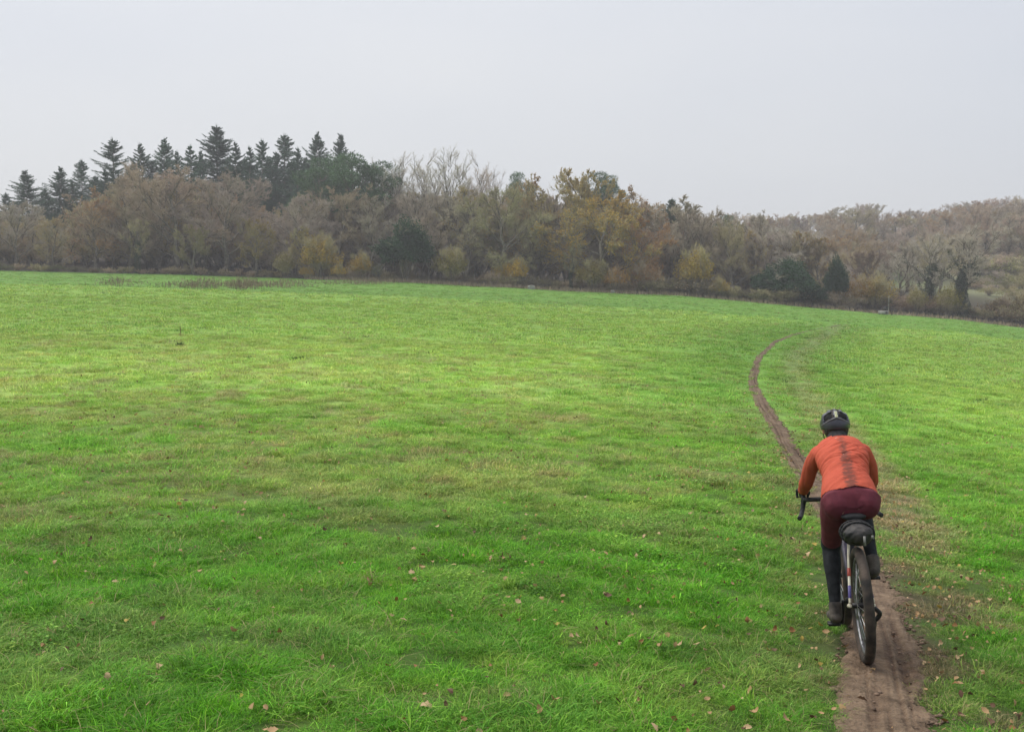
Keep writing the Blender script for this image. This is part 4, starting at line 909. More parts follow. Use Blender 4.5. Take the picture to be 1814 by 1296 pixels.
    for s, zz in ((-1, -1), (1, 1)):
        part('crank_arm', M_BLACKMETAL, lambda g: rod(g, [BB + A(.062 * s, 0, 0), BB + A(.074 * s, -.056 * zz, .155 * zz)], .0125, 2, 10), cr)
        pe = part('pedal', M_BLACKMETAL, lambda g: [rod(g, [BB + A(.07 * s, -.056 * zz, .155 * zz), BB + A(.165 * s, -.056 * zz, .155 * zz)], .008, 2, 8), block(g, BB + A(.125 * s, .03 - .056 * zz, .155 * zz), (.075, .014, .018)), block(g, BB + A(.125 * s, -.03 - .056 * zz, .155 * zz), (.075, .014, .018))])
    part('cassette', M_STEEL, lambda g: [ring(g, RA + A(.022 + .004 * k, 0, 0), .058 - .006 * k, .0015, .006, 32, 6) for k in range(7)])
    part('chain', M_STEEL, lambda g: [rod(g, [A(.048, .43, .36), A(.04, 0, .40)], .0045, 2, 6), rod(g, [A(.048, .43, .184), A(.055, .06, .215)], .0045, 2, 6)])
    part('derailleur', M_BLACKMETAL, lambda g: [rod(g, [A(.068, .0, .33), A(.10, .015, .29), A(.075, .03, .25)], .014, 10, 10), rod(g, [A(.072, .03, .26), A(.068, .055, .20)], .012, 2, 8), ring(g, A(.062, .06, .195), .016, .004, .01, 20, 6)])
    return bike
build_bike()

M_INNER = noise_mat('black_foam', (.004, .004, .004), (.010, .010, .010), 30, .9)
def build_person():
    # joints
    hip = {-1: A(-.085, .205, .935), 1: A(.085, .205, .935)}
    knee = {-1: A(-.108, .505, .63), 1: A(.105, .590, .865)}
    ank = {-1: A(-.118, .395, .258), 1: A(.118, .290, .560)}
    shoulder = {s: A(.132 * s, .575, 1.212) for s in (-1, 1)}
    elbow = {-1: A(-.208, .735, 1.04), 1: A(.205, .735, 1.04)}
    wrist = {s: A(.226 * s, .935, .945) for s in (-1, 1)}
    hand = {s: A(.222 * s, .995, .945) for s in (-1, 1)}
    def torso(g, e=0.0):
        loft(g, [(0, .165, .895, .125 + e, .09 + e), (0, .20, .945, .163 + e, .122 + e), (0, .265, 1.01, .158 + e, .118 + e), (0, .35, 1.085, .138 + e, .102 + e), (0, .44, 1.155, .150 + e, .106 + e), (0, .53, 1.215, .162 + e, .103 + e), (0, .60, 1.262, .138 + e, .083 + e), (0, .645, 1.29, .075 + e, .058 + e)], 34, 28)
    def glutes(g, e=0.0):
        for s in (-1, 1): loft(g, [(s * .078, .14, .90, .080 + e, .085 + e), (s * .082, .19, .95, .098 + e, .10 + e)], 6, 18)
    def arm(g, s, e=0.0, t1=1.0):
        rows = [(*shoulder[s] - A(.03 * s, 0, -.005), .062 + e, .062 + e), (*shoulder[s], .060 + e, .060 + e), (*(shoulder[s] * .5 + elbow[s] * .5 + A(.012 * s, 0, .01)), .047 + e, .047 + e), (*elbow[s], .041 + e, .041 + e),
                (*(elbow[s] * .6 + wrist[s] * .4), .040 + e, .040 + e), (*wrist[s], .028 + e, .026 + e)]
        loft(g, rows, 26, 16)
    def thigh(g, s, e=0.0):
        m = hip[s] * .5 + knee[s] * .5
        loft(g, [(*(hip[s] + A(0, 0, .0)), .092 + e, .10 + e), (*(hip[s] * .72 + knee[s] * .28 - A(0, .008, 0)), .087 + e, .093 + e), (*(m - A(0, .004, 0)), .074 + e, .080 + e), (*knee[s], .056 + e, .060 + e)], 18, 18)
    def shin(g, s, e=0.0, low=1.0):
        a = knee[s]; b = a + (ank[s] - a) * low
        loft(g, [(*a, .050 + e, .054 + e), (*(a * .7 + b * .3 - A(0, .022, 0)), .050 + e, .058 + e), (*(a * .42 + b * .58 - A(0, .014, 0)), .038 + e, .043 + e), (*b, .028 + e, .032 + e)], 18, 16)
    def foot(g, s, e=0.0):
        a = ank[s]
        loft(g, [(*a + A(0, 0, .02), .036 + e, .038 + e), (*(a + A(0, -.008, -.04)), .035 + e, .042 + e), (*(a + A(0, .02, -.062)), .036 + e, .042 + e), (*(a + A(0, .09, -.068)), .043 + e, .030 + e), (*(a + A(0, .165, -.078)), .040 + e, .022 + e)], 16, 16)
        loft(g, [(*(a + A(0, -.045, -.055)), .028 + e, .024 + e), (*(a + A(0, .0, -.06)), .033 + e, .032 + e)], 6, 14)
    def hand_shape(g, s, e=0.0):
        w, h = wrist[s], hand[s]
        loft(g, [(*w, .026 + e, .022 + e), (*(w * .5 + h * .5 + A(0, 0, .006)), .038 + e, .020 + e), (*(h + A(0, .01, .004)), .040 + e, .017 + e)], 10, 14)
        for k, (o, L) in enumerate([(-.030, .060), (-.011, .068), (.009, .066), (.028, .052)]):     # four fingers over the hood, curling down round it
            x = h[0] + o * s * -1; y0 = h[1] + .018 - abs(o) * .15; z0 = h[2] + .004
            ux = (x - h[0]) * .25
            rod(g, [A(x, y0, z0), A(x + ux, y0 + L * .42, z0 - .006), A(x + ux * 1.2, y0 + L * .60, z0 - .032), A(x + ux * .8, y0 + L * .45, z0 - .055)], .0095 + e, 14, 10, .0078 + e)
        t = -s                                                                                      # the thumb leaves the inner side of the palm
        rod(g, [A(w[0] + t * .022, w[1] + .022, w[2] + .002), A(w[0] + t * .042, w[1] + .045, w[2] - .012), A(h[0] + t * .034, h[1] + .015, h[2] - .032)], .0115 + e, 12, 10, .009 + e)
    neck = [(0, .60, 1.262, .062, .062), (0, .665, 1.315, .055, .057), (0, .705, 1.345, .052, .056)]
    HC = A(0, .745, 1.388)                       # centre of the skull
    def head(g):
        loft(g, neck, 8, 16)
        loft(g, [(0, HC[1] - .052, HC[2] - .035, .055, .062), (0, HC[1] - .045, HC[2] + .01, .070, .080), (0, HC[1], HC[2] + .03, .074, .098), (0, HC[1] + .015, HC[2] + .05, .060, .085)], 14, 20)
        loft(g, [(0, HC[1] + .035, HC[2] - .02, .062, .07), (0, HC[1] + .06, HC[2] - .07, .050, .052), (0, HC[1] + .068, HC[2] - .105, .034, .036)], 10, 18)   # face and jaw
        loft(g, [(0, HC[1] + .112, HC[2] - .015, .010, .012), (0, HC[1] + .130, HC[2] - .045, .014, .016)], 6, 10)                                           # nose
        loft(g, [(-.02, HC[1] + .108, HC[2] - .075, .007, .006), (0, HC[1] + .113, HC[2] - .075, .008, .007), (.02, HC[1] + .108, HC[2] - .075, .007, .006)], 6, 8, (0, 0, 1))   # lips
        for s in (-1, 1):
            loft(g, [(s * .074, HC[1] - .005, HC[2] - .045, .008, .016), (s * .080, HC[1] - .008, HC[2] - .012, .010, .020)], 6, 10)                          # ears
            loft(g, [(s * .018, HC[1] + .100, HC[2] + .012, .012, .010), (s * .045, HC[1] + .094, HC[2] + .012, .012, .010)], 6, 8, (0, 0, 1))                # brows
    g = Geo(); torso(g, -.004); glutes(g, -.004); head(g)
    for s in (-1, 1): arm(g, s, -.004); thigh(g, s, -.004); shin(g, s, -.004); foot(g, s, -.006); hand_shape(g, s, -.0025)
    skin = noise_mat('skin', (.42, .25, .18), (.50, .31, .23), 20, .5)
    p = obj('person', remesh(g, .0075, 4), skin); p.matrix_world = RIDE
    tag(p, 'cyclist in an orange-red jersey, maroon tights and dark helmet riding away on the path', 'person')
    # --- jersey
    g = Geo(); torso(g, .006)
    for s in (-1, 1): arm(g, s, .006)
    loft(g, [(0, .60, 1.262, .078, .078), (0, .645, 1.30, .070, .070)], 6, 20)
    def wrinkle(co, no):
        x, y, z = co[:, 0], co[:, 1], co[:, 2]; sp = y * .75 + z * .66
        arm_ = smoothstep(.17, .21, np.abs(x)); sag = np.abs(x) ** 1.6 * 1.2
        f = fbm(x * 7 + 3, (sp + sag) * 42 + fbm(x * 9, sp * 9, 3) * 3.0, 11, 2) - .5
        k = smoothstep(.08, .5, y) * .6 + .75
        f2 = fbm(x * 4, (sp - x * .6) * 26, 17, 2) - .5
        side = fbm(x * 30, y * 30 + z * 8, 19, 2) - .5
        msk = .25 + 1.3 * smoothstep(.35, .75, fbm(x * 6 + 9, sp * 7, 23, 2)); fold = np.abs(fbm(x * 5 + 1, (sp + sag * .8 - x * .25) * 24, 29, 2) - .5)
        return (f * .009 * msk + f2 * .010 - np.exp(-fold * 26) * .007 * msk) * k * (1 - arm_) + arm_ * (side * .008 - np.exp(-np.abs(fbm(x * 14, sp * 18, 37, 2) - .5) * 24) * .005)
    me = remesh(g, .0062, 3, wrinkle)
    bm = bmesh.new(); bm.from_mesh(me)          # open the hem and the cuffs
    bmesh.ops.delete(bm, geom=[v for v in bm.verts if (v.co.z * .80 + v.co.y * .60) < .905 + .012 * v.co.x + .006 * math.sin(v.co.x * 30)  or (abs(v.co.x) > .17 and v.co.y > .927)], context='VERTS')
    bm.to_mesh(me); bm.free()
    m, n, l, pb = new_mat('jersey_fabric')
    tc = n.new('ShaderNodeTexCoord'); sx = n.new('ShaderNodeSeparateXYZ'); l.new(tc.outputs['Object'], sx.inputs[0])
    nz = n.new('ShaderNodeTexNoise'); nz.inputs['Scale'].default_value = 26; nz.inputs['Detail'].default_value = 5; l.new(tc.outputs['Object'], nz.inputs['Vector'])
    base = n.new('ShaderNodeValToRGB'); base.color_ramp.elements[0].color = (.44, .080, .050, 1); base.color_ramp.elements[1].color = (.50, .106, .060, 1); l.new(nz.outputs['Fac'], base.inputs[0])
    def mth(op, a, b=None):
        k = n.new('ShaderNodeMath'); k.operation = op
        for i, v in enumerate((a, b)):
            if v is None: continue
            if isinstance(v, (int, float)): k.inputs[i].default_value = v
            else: l.new(v, k.inputs[i])
        return k.outputs[0]
    # spray of mud thrown up the middle of the back by the rear wheel
    nb = n.new('ShaderNodeTexNoise'); nb.inputs['Scale'].default_value = 55; nb.inputs['Detail'].default_value = 4
    mp = n.new('ShaderNodeMapping'); mp.inputs['Scale'].default_value = (.45, 1, 1.1); l.new(tc.outputs['Object'], mp.inputs[0]); l.new(mp.outputs[0], nb.inputs['Vector'])
    mid = mth('SUBTRACT', 1.0, mth('MULTIPLY', mth('ABSOLUTE', mth('SUBTRACT', sx.outputs['X'], .006)), 18.0))
    low = n.new('ShaderNodeMapRange'); low.inputs[1].default_value = .62; low.inputs[2].default_value = .22; low.inputs[3].default_value = -.10; low.inputs[4].default_value = .30; l.new(sx.outputs['Y'], low.inputs[0])
    st = mth('ADD', mth('MULTIPLY', mid, .60), low.outputs[0]); st = mth('SUBTRACT', mth('ADD', st, mth('MULTIPLY', nb.outputs['Fac'], 1.5)), 1.12); st = mth('MULTIPLY', st, 2.2)
    gate = n.new('ShaderNodeMapRange'); gate.inputs[1].default_value = -.25; gate.inputs[2].default_value = .35; l.new(mid, gate.inputs[0])
    cl = n.new('ShaderNodeClamp'); cl.inputs[2].default_value = .72; l.new(mth('MULTIPLY', st, gate.outputs[0]), cl.inputs[0])
    mx = n.new('ShaderNodeMixRGB'); mx.inputs[2].default_value = (.085, .05, .04, 1); l.new(cl.outputs[0], mx.inputs[0]); l.new(base.outputs[0], mx.inputs[1]); l.new(mx.outputs[0], pb.inputs['Base Color'])
    pb.inputs['Roughness'].default_value = .75; pb.inputs['Specular IOR Level'].default_value = .08
    try: pb.inputs['Sheen Weight'].default_value = .0
    except KeyError: pass
    bp = n.new('ShaderNodeBump'); bp.inputs['Distance'].default_value = .003; l.new(nz.outputs['Fac'], bp.inputs['Height']); l.new(bp.outputs[0], pb.inputs['Normal'])
    j = obj('jersey', me, m, p); j['label'] = 'creased orange-red jersey with a mud stripe up the spine'
    # --- tights, warmers, shoes
    g = Geo(); glutes(g, .004); loft(g, [(0, .165, .895, .129, .094), (0, .20, .945, .164, .121), (0, .255, 1.00, .150, .108), (0, .285, 1.03, .11, .08)], 16, 26)
    for s in (-1, 1): thigh(g, s, .004)
    obj('tights', remesh(g, .007, 4, lambda co, no: -np.exp(-np.abs(fbm(co[:, 0] * 9, co[:, 2] * 13 + co[:, 1] * 7, 43, 2) - .5) * 22) * .006 * smoothstep(.98, .9, co[:, 2])), noise_mat('maroon_knit', (.095, .015, .026), (.135, .024, .037), 22, .85, .001, 400), p)
    dark = noise_mat('black_knit', (.009, .010, .012), (.022, .024, .028), 24, .9, .001, 300); shoe_m = noise_mat('muddy_overshoe', (.018, .016, .014), (.12, .10, .085), 11, .8, .003, 60)
    glove_m = noise_mat('black_glove', (.012, .012, .013), (.03, .03, .03), 40, .8)
    for s in (-1, 1):
        g = Geo(); shin(g, s, .006); loft(g, [(*(hip[s] * .14 + knee[s] * .86), .067, .071), (*knee[s], .063, .067)], 6, 18); obj('leg_warmer', remesh(g, .006, 3), dark, p)
        g = Geo(); foot(g, s, .006); obj('shoe', remesh(g, .006, 3), shoe_m, p)
        g = Geo(); hand_shape(g, s, .0012); obj('glove', remesh(g, .0035, 2), glove_m, p)
    g = Geo(); loft(g, [(0, .615, 1.272, .074, .074), (0, .66, 1.31, .068, .072), (0, .70, 1.34, .064, .070)], 8, 18); obj('neck_warmer', remesh(g, .006, 3), glove_m, p)
    hair_m = noise_mat('dark_hair', (.010, .008, .006), (.045, .032, .022), 45, .6, .004, 180)
    g = Geo(); loft(g, [(0, HC[1] - .060, HC[2] - .095, .058, .045), (0, HC[1] - .060, HC[2] - .045, .074, .058), (0, HC[1] - .045, HC[2] + .005, .079, .085), (0, HC[1], HC[2] + .03, .080, .10)], 14, 20)
    obj('hair', remesh(g, .006, 2, lambda co, no: (fbm(co[:, 0] * 60, co[:, 2] * 25, 5) - .5) * .008), hair_m, p)
    # --- helmet
    hm = empty('helmet'); hm.parent = p; hm.location = (0, HC[1] + .004, HC[2] + .018); hm.rotation_euler = (math.radians(-6), 0, 0)
    nu, nv = 72, 40; g = Geo()
    th = np.linspace(0, 2 * np.pi, nu, endpoint=False); ph = np.linspace(-.34, math.pi / 2 - .02, nv)
    TH, PH = np.meshgrid(th, ph, indexing='xy')          # TH=0 points to the right, pi/2 forward, 3pi/2 back
    cx, cy, cz = np.cos(PH) * np.cos(TH), np.cos(PH) * np.sin(TH), np.sin(PH)
    rib = 1 + .030 * np.cos(cx * 5.2 * math.pi) * smoothstep(.1, .45, PH)
    Vv = np.stack([.0975 * cx * rib, .138 * cy * rib, .100 * cz * rib - .012 * np.maximum(-cy, 0) ** 2 * (1 - PH / 1.57)], -1)
    i = np.arange(nv - 1)[:, None]; jx = np.arange(nu)[None]; j2 = (jx + 1) % nu
    q = np.stack([i * nu + jx, i * nu + j2, (i + 1) * nu + j2, (i + 1) * nu + jx], -1).reshape(-1, 4)
    fc = Vv.reshape(-1, 3)[q].mean(1) / np.array([.0975, .138, .100])
    X_, Y_, Z_ = fc.T; ax = np.abs(X_)
    back = (Y_ < -.25) & (Z_ > .27 - .34 * ax * ax) & (Z_ < .82 - .5 * ax ** 2) & (ax > .17) & (ax < .80)                                 # two big rear vents either side of the spine
    top = (Y_ > -.42) & (Z_ > .45) & (((ax > .12) & (ax < .27)) | ((ax > .42) & (ax < .56))) & (np.sin(Y_ * 9 + 1) > -.55)   # long vents over the crown
    sidev = (ax > .78) & (Z_ > .25) & (Z_ < .55) & (np.sin(Y_ * 7) > 0)
    q = q[~(back | top | sidev)]
    g.add(Vv, q); me = g.mesh('shell', True); bm = bmesh.new(); bm.from_mesh(me); bmesh.ops.delete(bm, geom=[v for v in bm.verts if not v.link_faces], context='VERTS')
    bmesh.ops.solidify(bm, geom=bm.faces[:], thickness=.011); bmesh.ops.recalc_face_normals(bm, faces=bm.faces[:]); bm.to_mesh(me); bm.free()
    obj('shell', me, noise_mat('dark_helmet_gloss', (.032, .032, .044), (.060, .060, .076), 9, .28, 0, None, 0, 3, .5), hm)
    g = Geo(); loft(g, [(0, -.100, .0, .050, .034), (0, -.06, .018, .076, .056), (0, .0, .022, .081, .060), (0, .07, .015, .064, .048)], 14, 22); obj('padding', recalc(g.mesh('padding', True)), M_INNER, hm)
    g = Geo(); sl = np.linspace(math.pi * 1.08, math.pi * 1.92, 22); rod(g, np.stack([.0935 * np.cos(sl), .132 * np.sin(sl), .030 - .045 * np.abs(np.cos(sl)) ** 1.5], 1), .0065, 40, 10)
    obj('rear_rim', recalc(g.mesh('rear_rim', True)), noise_mat('grey_helmet_rim', (.07, .074, .082), (.13, .13, .14), 20, .4), hm)
    # pale lettering down the spine: a column of small marks
    g = Geo(); zz = np.linspace(.040, .074, 5)
    for k, z in enumerate(zz):
        yb = -.1445 * math.sqrt(max(0, 1 - (z / .1035) ** 2)) - .0035 + .006 * 0; ang = math.atan2(z / .1035 ** 2, -yb / .1445 ** 2)
        rt = Matrix.Rotation(-ang, 4, 'X')
        for dx, dz, w, h in [(-.0065, 0, .0035, .0085), (.0065, 0, .0035, .0085), (0, .0032, .012, .0026), (0, -.0032, .012, .0026)] if k != 2 else [(-.0065, 0, .0035, .0085), (0, .0, .013, .003), (.005, .0032, .006, .0026)]:
            off = np.array(rt.to_3x3() @ Vector((dx, 0, dz))); block(g, A(0, yb, z) + off, (w, .004, h), rt)
    obj('lettering', recalc(g.mesh('lettering')), noise_mat('pale_yellow_print', (.62, .62, .36), (.74, .73, .5), 60, .5), hm)
    for s in (-1, 1):
        g = Geo(); rod(g, [A(s * .080, .02, -.02), A(s * .070, .05, -.09), A(s * .03, .08, -.135)], .003, 12, 6); obj('chin_strap', recalc(g.mesh('chin_strap', True)), M_RUBBER, hm)
    return p
build_person()
# ------------------------------------------------------------------ fallen leaves, dead weeds, small things at the field edge
def leaf_shape(seed):
    """a lobed, curled oak-like leaf 1 unit long"""
    rg = np.random.default_rng(seed); n = 7
    t = np.linspace(0, 1, n); w = .30 * np.sin(np.pi * np.clip(t * .95 + .04, 0, 1)) ** .8 * (1 + .28 * np.cos(t * 19 + seed)) + .012
    z = .5 * rg.uniform(-.5, 1) * (t - .5) ** 2 * 4 + .03
    L, R_ = np.stack([-w, t - .5, z + .55 * w * rg.uniform(-.3, 1.6)], 1), np.stack([w, t - .5, z + .55 * w * rg.uniform(-.3, 1.6)], 1); M = np.stack([0 * t, t - .5, z], 1)
    Vv = np.vstack([L, M, R_]); i = np.arange(n - 1)
    return Vv, np.vstack([np.stack([i, i + n, i + n + 1, i + 1], 1), np.stack([i + n, i + 2 * n, i + 2 * n + 1, i + n + 1], 1)])
LEAF_COLS = {'tan': (.33, .21, .10), 'orange-brown': (.21, .105, .038), 'dark brown': (.10, .055, .030), 'yellow': (.34, .25, .055), 'buff': (.40, .28, .15)}
def build_leaves():
    rg = np.random.default_rng(404); shapes = [leaf_shape(k) for k in range(5)]
    mats = {k: veg_mat('fallen_leaf_' + k.replace('-', '_').replace(' ', '_'), c, .25, .6, .1) for k, c in LEAF_COLS.items()}
    for m in mats.values():
        m.node_tree.nodes['Map Range'].inputs[3].default_value = 1.0
    amax = .62; n = 26000
    r = np.sqrt(rg.uniform(4.2 ** 2, 30 ** 2, n)); a = rg.uniform(-amax, amax, n); X, Y = r * np.sin(a), r * np.cos(a)
    d, w = path_d(X, Y); dm = d * w
    dens = .16 + .30 * smoothstep(.45, .7, fbm(X * .9, Y * .9, 401)) + .75 * np.exp(-((dm - .55) / .5) ** 2) * (dm > 0) + .32 * np.exp(-((dm + .45) / .35) ** 2) + .85 * smoothstep(.2, .8, dm) * smoothstep(4, 1.5, dm) * (1 - smoothstep(9, 16, r)) + .28 * smoothstep(-3.5, -.5, dm) * (dm < 0)
    dens = np.where(np.abs(d) < .8, .10, dens)
    k = rg.uniform(0, 1, n) < np.clip(dens, 0, 1) * (1 - .55 * smoothstep(12, 28, r)); X, Y, r, dm = X[k], Y[k], r[k], dm[k]; n = len(X)
    names = list(LEAF_COLS); ci = rg.choice(5, n, p=[.34, .18, .2, .08, .20]); size = rg.uniform(.018, .050, n) * np.where(rg.uniform(0, 1, n) < .06, 1.35, 1); yaw = rg.uniform(0, 6.28, n); tilt = rg.normal(0, .5, (n, 2)); sh = rg.integers(0, 5, n)
    Z = H(X, Y) + np.where(np.abs(dm) < .25, .028, .034 + rg.uniform(-.012, .022, n))
    order = np.argsort(-size / r); big = set(order[:170].tolist())
    lm = {}
    for s_ in range(5):
        for c in range(5):
            me = mesh_np('fallen_leaf', shapes[s_][0], [shapes[s_][1]], True); point_attr(me, 'rnd', np.full(len(shapes[s_][0]), .5)); me.materials.append(mats[names[c]]); lm[s_, c] = me
    st_v, st_f, st_m, base = [], [], [], 0
    for q in range(n):
        R3 = Matrix.Rotation(yaw[q], 4, 'Z') @ Matrix.Rotation(tilt[q, 0], 4, 'X') @ Matrix.Rotation(tilt[q, 1], 4, 'Y')
        if q in big:
            o = obj('fallen_leaf', lm[sh[q], ci[q]]); o.matrix_world = Matrix.Translation((X[q], Y[q], Z[q])) @ R3 @ Matrix.Diagonal((size[q] * rg.uniform(.9, 1.3), size[q], size[q], 1))
            where = 'on the muddy path' if abs(dm[q]) < .22 else 'in scuffed grass just right of the path' if 0 < dm[q] < 1 else 'in the grass far right of the path' if dm[q] > 0 else 'in the grass just left of the path' if dm[q] > -1 else \
                'in the grass a few steps left of the path' if dm[q] > -3 else 'in the middle foreground grass' if dm[q] > -4.8 else 'in the left foreground grass'
            tag(o, ('small ' if size[q] < .042 else 'large ') + names[ci[q]] + ' fallen leaf ' + where, 'leaf', 'fallen leaves')
        else:
            vv, ff = shapes[sh[q]]; st_v.append((np.array(R3.to_3x3()) @ (vv * size[q]).T).T + np.array([X[q], Y[q], Z[q]])); st_f.append(ff + base); st_m.append(np.full(len(ff), ci[q])); base += len(vv)
    me = mesh_np('leaf_litter', np.vstack(st_v), [np.vstack(st_f)], True); point_attr(me, 'rnd', rg.uniform(.2, .9, base))
    for k_ in names: me.materials.append(mats[k_])
    me.polygons.foreach_set('material_index', np.concatenate(st_m).astype(np.int32))
    tag(obj('leaf_litter', me), 'small brown leaf litter strewn through the grass beside the path', 'leaf litter', kind='stuff')
    print('leaves', n)
build_leaves()

def build_weeds():
    rg = np.random.default_rng(515); g = Geo(); O, D, W = [], [], []
    for (u0, u1, y0, y1, n, hh) in [(165, 255, 497, 509, 160, .5), (288, 420, 502, 513, 420, .7), (395, 480, 500, 514, 480, .9), (450, 565, 500, 512, 300, .55), (560, 720, 499, 506, 420, .5)]:
        for k in range(n):
            u = np.clip((u0 + u1) / 2 + rg.normal(0, .27) * (u1 - u0), u0 - 25, u1 + 25); f = abs((u - u0) / (u1 - u0) - .5) * 2; y = rg.uniform(y0 + 2 * min(f, 1), y1 - 3 * min(f, 1))
            p = ground_at_fast(u, y); h = hh * rg.uniform(.25, 1.1) * (1.1 - .5 * min(f, 1.3)) * (.35 + 1.3 * float(vnoise(u * .09, y * .3, 9))); lean = rg.normal(0, .18, 2)
            O.append(p); D.append([lean[0] * h, lean[1] * h, h]); W.append(.05)
            for b in range(2):
                t = rg.uniform(.35, .9); O.append(p + np.array([lean[0] * h, lean[1] * h, h]) * t); D.append([rg.normal(0, .14), rg.normal(0, .14), rg.uniform(.08, .3)]); W.append(.05)
    slivers(g, np.array(O), np.array(D), np.array(W), rg)
    me = g.mesh('dead_weeds'); o = obj('dead_weeds', me, veg_mat('dead_stalks', (.22, .16, .105), .5))
    tag(o, 'dead brown weed stalks in the hollow on the left of the field', 'dead weeds', kind='stuff')
    g = Geo(); n = 9000; u = rg.uniform(540, 1840, n); r = 147.6 + rg.uniform(0, 3.2, n) + np.where(u > 1380, 3, 0); dd = [at_r(a, b) for a, b in zip(u, r)]; P = np.array(dd); Zz = H(P[:, 0], P[:, 1])
    dens = np.interp(u, [540, 620, 900, 1150, 1300, 1840], [.5, 1, 1, .7, .4, .35]); k = rg.uniform(0, 1, n) < dens
    P3 = np.stack([P[:, 0], P[:, 1], Zz], 1)[k]; m = len(P3)
    slivers(g, P3, np.stack([rg.normal(0, .12, m), rg.normal(0, .12, m), rg.uniform(.2, .75, m)], 1), .09, rg)
    o = obj('dead_grass', g.mesh('dead_grass'), veg_mat('dead_grass_buff', (.30, .235, .15), .4)); tag(o, 'strip of pale dead grass along the foot of the wood', 'dead grass', kind='stuff')
    # one dock plant standing up out of the field
    p = ground_at(320, 612); e = empty('dock_plant', p); tag(e, 'lone dead dock stalk standing in the left part of the field', 'weed')
    g = Geo(); rod(g, [A(0, 0, -.02), A(.02, 0, .30), A(.0, .01, .62)], .005, 12, 6, .003); obj('stalk', recalc(g.mesh('stalk', True)), noise_mat('dock_stalk', (.10, .06, .035), (.17, .10, .05), 30, .8), e)
    g = Geo(); m = 50; slivers(g, np.stack([rg.normal(0, .008, m), rg.normal(0, .008, m), rg.uniform(.3, .6, m)], 1), rg.normal(0, .025, (m, 3)) + np.array([0, 0, .03]), .012, rg); obj('seed_head', g.mesh('seed_head'), veg_mat('dock_seed', (.13, .07, .035), .4), e)
    g = Geo(); m = 40; aa = rg.uniform(0, 6.28, m); slivers(g, np.zeros((m, 3)) + rg.normal(0, .04, (m, 3)) * np.array([1, 1, .2]), np.stack([np.cos(aa) * .12, np.sin(aa) * .12, rg.uniform(.03, .12, m)], 1), .06, rg); obj('leaf', g.mesh('leaf'), veg_mat('dock_leaf', (.06, .10, .03), .4), e)
def ground_at_fast(px, py):
    d = ray(px, py); t = np.geomspace(40, 150, 220); X, Y, Z = d[0] * t, d[1] * t, CAM_Z + d[2] * t
    below = np.nonzero(Z <= H0(X, Y))[0]; i = below[0] if len(below) else len(t) - 1
    return np.array([X[i], Y[i], float(H(X[i], Y[i]))])
build_weeds()

def build_edge_things():
    stone = noise_mat('pale_stone', (.22, .21, .19), (.34, .33, .30), 5, .85, .01, 20)
    darkw = noise_mat('dark_weathered_wood', (.03, .03, .03), (.07, .065, .06), 9, .85)
    def on(u, r):
        X, Y = at_r(u, r); return (X, Y, float(H(np.array(X), np.array(Y))))
    # trough
    e = empty('water_trough', on(1565, 148.2)); e.rotation_euler = (0, 0, -.35); tag(e, 'small greyish-white trough with a dark box on it at the far end of the field', 'trough')
    g = Geo(); L, Wd, Hh, t = 1.25, .6, .55, .08
    for c, s in [((0, -Wd / 2 + t / 2, Hh / 2), (L, t, Hh)), ((0, Wd / 2 - t / 2, Hh / 2), (L, t, Hh)), ((-L / 2 + t / 2, 0, Hh / 2), (t, Wd - 2 * t, Hh)), ((L / 2 - t / 2, 0, Hh / 2), (t, Wd - 2 * t, Hh)), ((0, 0, .05), (L - 2 * t, Wd - 2 * t, .1))]: block(g, c, s)
    obj('basin', recalc(g.mesh('basin')), stone, e)
    g = Geo(); block(g, (0, 0, .42), (L - 2 * t, Wd - 2 * t, .02)); obj('water', recalc(g.mesh('water')), noise_mat('trough_water', (.02, .025, .025), (.03, .035, .035), 4, .1), e)
    g = Geo(); block(g, (.34, 0, .78), (.42, .5, .42)); block(g, (.34, 0, 1.02), (.5, .56, .06)); obj('valve_box', recalc(g.mesh('valve_box')), darkw, e)
    g = Geo(); block(g, (.40, -.31, .30), (.26, .03, .28)); obj('dark_hole_panel', recalc(g.mesh('dark_hole_panel')), darkw, e)  # dark panel added on the front to stand in for an open hole
    def post(u, r, h, lab, mat):
        e = empty('fence_post', on(u, r)); tag(e, lab, 'post'); g = Geo(); rod(g, [A(0, 0, -.2), A(.03, 0, h)], .05, 5, 8, .045); obj('shaft', recalc(g.mesh('shaft', True)), mat, e)
        g = Geo(); block(g, (.03, 0, h + .015), (.11, .11, .03)); obj('cap', recalc(g.mesh('cap')), mat, e)
    post(1574, 150.5, 2.6, 'tall thin pale post beside the trough', noise_mat('pale_weathered_wood', (.20, .19, .165), (.28, .26, .23), 6, .85)); post(1580, 148.6, .9, 'short dark post right of the trough', darkw)
    def boulder(u, r, s, lab, seed):
        bm = bmesh.new(); bmesh.ops.create_icosphere(bm, subdivisions=3, radius=1)
        for v in bm.verts:
            k = .75 + .5 * float(fbm(np.array(v.co.x * 1.6 + seed), np.array(v.co.y * 1.6 + v.co.z * 1.3), seed)); v.co = Vector((max(-.8, min(.8, v.co.x)) * s[0] * k, max(-.7, min(.7, v.co.y)) * s[1] * k, max(-.5, min(.75, v.co.z)) * s[2] * k))
        me = bpy.data.meshes.new('stone'); bm.to_mesh(me); bm.free(); o = obj('stone', me, stone); o.location = Vector(on(u, r)) + Vector((0, 0, s[2] * .35)); tag(o, lab, 'stone')
    boulder(941, 147.8, (.62, .4, .5), 'pale square stone at the field edge below the yellow low branches', 3); boulder(1085, 148, (.32, .3, .42), 'small pale stone at the field edge below the big ochre oak', 8)
build_edge_things()

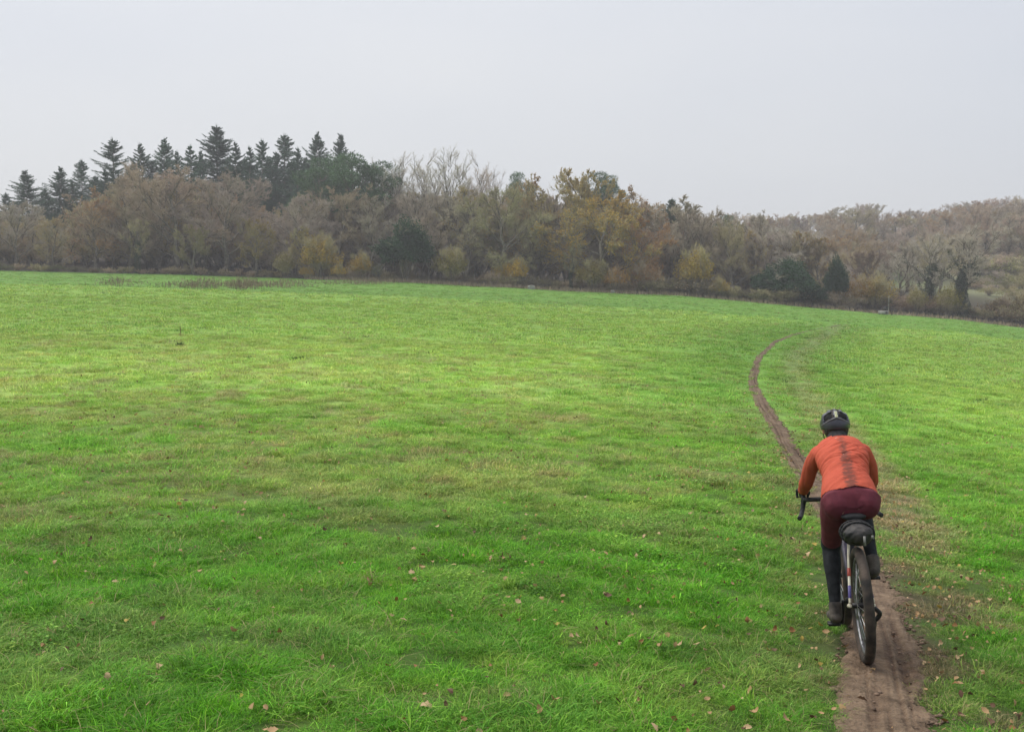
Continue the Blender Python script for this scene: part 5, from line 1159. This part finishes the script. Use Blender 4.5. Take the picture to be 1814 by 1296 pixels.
def build_clods():
    """clods and pebbles along the ragged edges of the path: too many and too small to count"""
    rg = np.random.default_rng(616); n = 3200; yy = PATH_Y0 + 2.2 + (22 - PATH_Y0) * rg.uniform(0, 1, n) ** 1.6
    side = np.where(rg.uniform(0, 1, n) < .68, 1, -1); S = side * rg.normal(.95, .28, n) + np.where(rg.uniform(0, 1, n) < .22, -side * rg.uniform(.2, 1.6, n), 0)
    xc, w = np.interp(yy, _ys, _xs), np.interp(yy, _ys, _ws); X, Y = xc + S * w, yy; Z = H0(X, Y) + relief(X, Y) * .25 - .012 + .012 * (np.abs(S) > 1)
    bm = bmesh.new(); bmesh.ops.create_icosphere(bm, subdivisions=1, radius=1); B = np.array([v.co[:] for v in bm.verts]); Fc = np.array([[v.index for v in f.verts] for f in bm.faces]); bm.free()
    k = len(B); s = (.004 + .012 * rg.uniform(0, 1, n) ** 2.5)[:, None, None]; jit_ = rg.uniform(.6, 1.3, (n, k, 1))
    Vv = B[None] * jit_ * s * np.array([1.2, 1.0, .7]) + np.stack([X, Y, Z], 1)[:, None]
    me = mesh_np('mud_clods', Vv.reshape(-1, 3), [(np.arange(n)[:, None, None] * k + Fc[None]).reshape(-1, 3)]); point_attr(me, 'rnd', np.repeat(rg.uniform(0, 1, n), k))
    tag(obj('mud_clods', me, veg_mat('clod_earth', (.155, .105, .072), .55, .85)), 'crumbled mud clods along the edges of the path', 'mud clods', kind='stuff')
build_clods()

# ------------------------------------------------------------------ haze: the damp November air
def build_haze():
    bm = bmesh.new(); bmesh.ops.create_cube(bm, size=1.0)
    zlo, zhi = -3.5, 40.0
    for v in bm.verts: v.co = (v.co.x * 2360, v.co.y * 2360, zlo if v.co.z < 0 else zhi)
    me = bpy.data.meshes.new('haze'); bm.to_mesh(me); bm.free()
    m = bpy.data.materials.new('damp_air'); m.use_nodes = True; n, l = m.node_tree.nodes, m.node_tree.links; n.clear()
    out = n.new('ShaderNodeOutputMaterial'); pv = n.new('ShaderNodeVolumePrincipled')
    pv.inputs['Color'].default_value = (.97, .97, 1.0, 1); pv.inputs['Density'].default_value = .00065; pv.inputs['Anisotropy'].default_value = .2
    l.new(pv.outputs[0], out.inputs['Volume'])
    tag(obj('haze', me, m), 'thin damp haze hanging over the far trees', 'haze', kind='stuff')
build_haze()
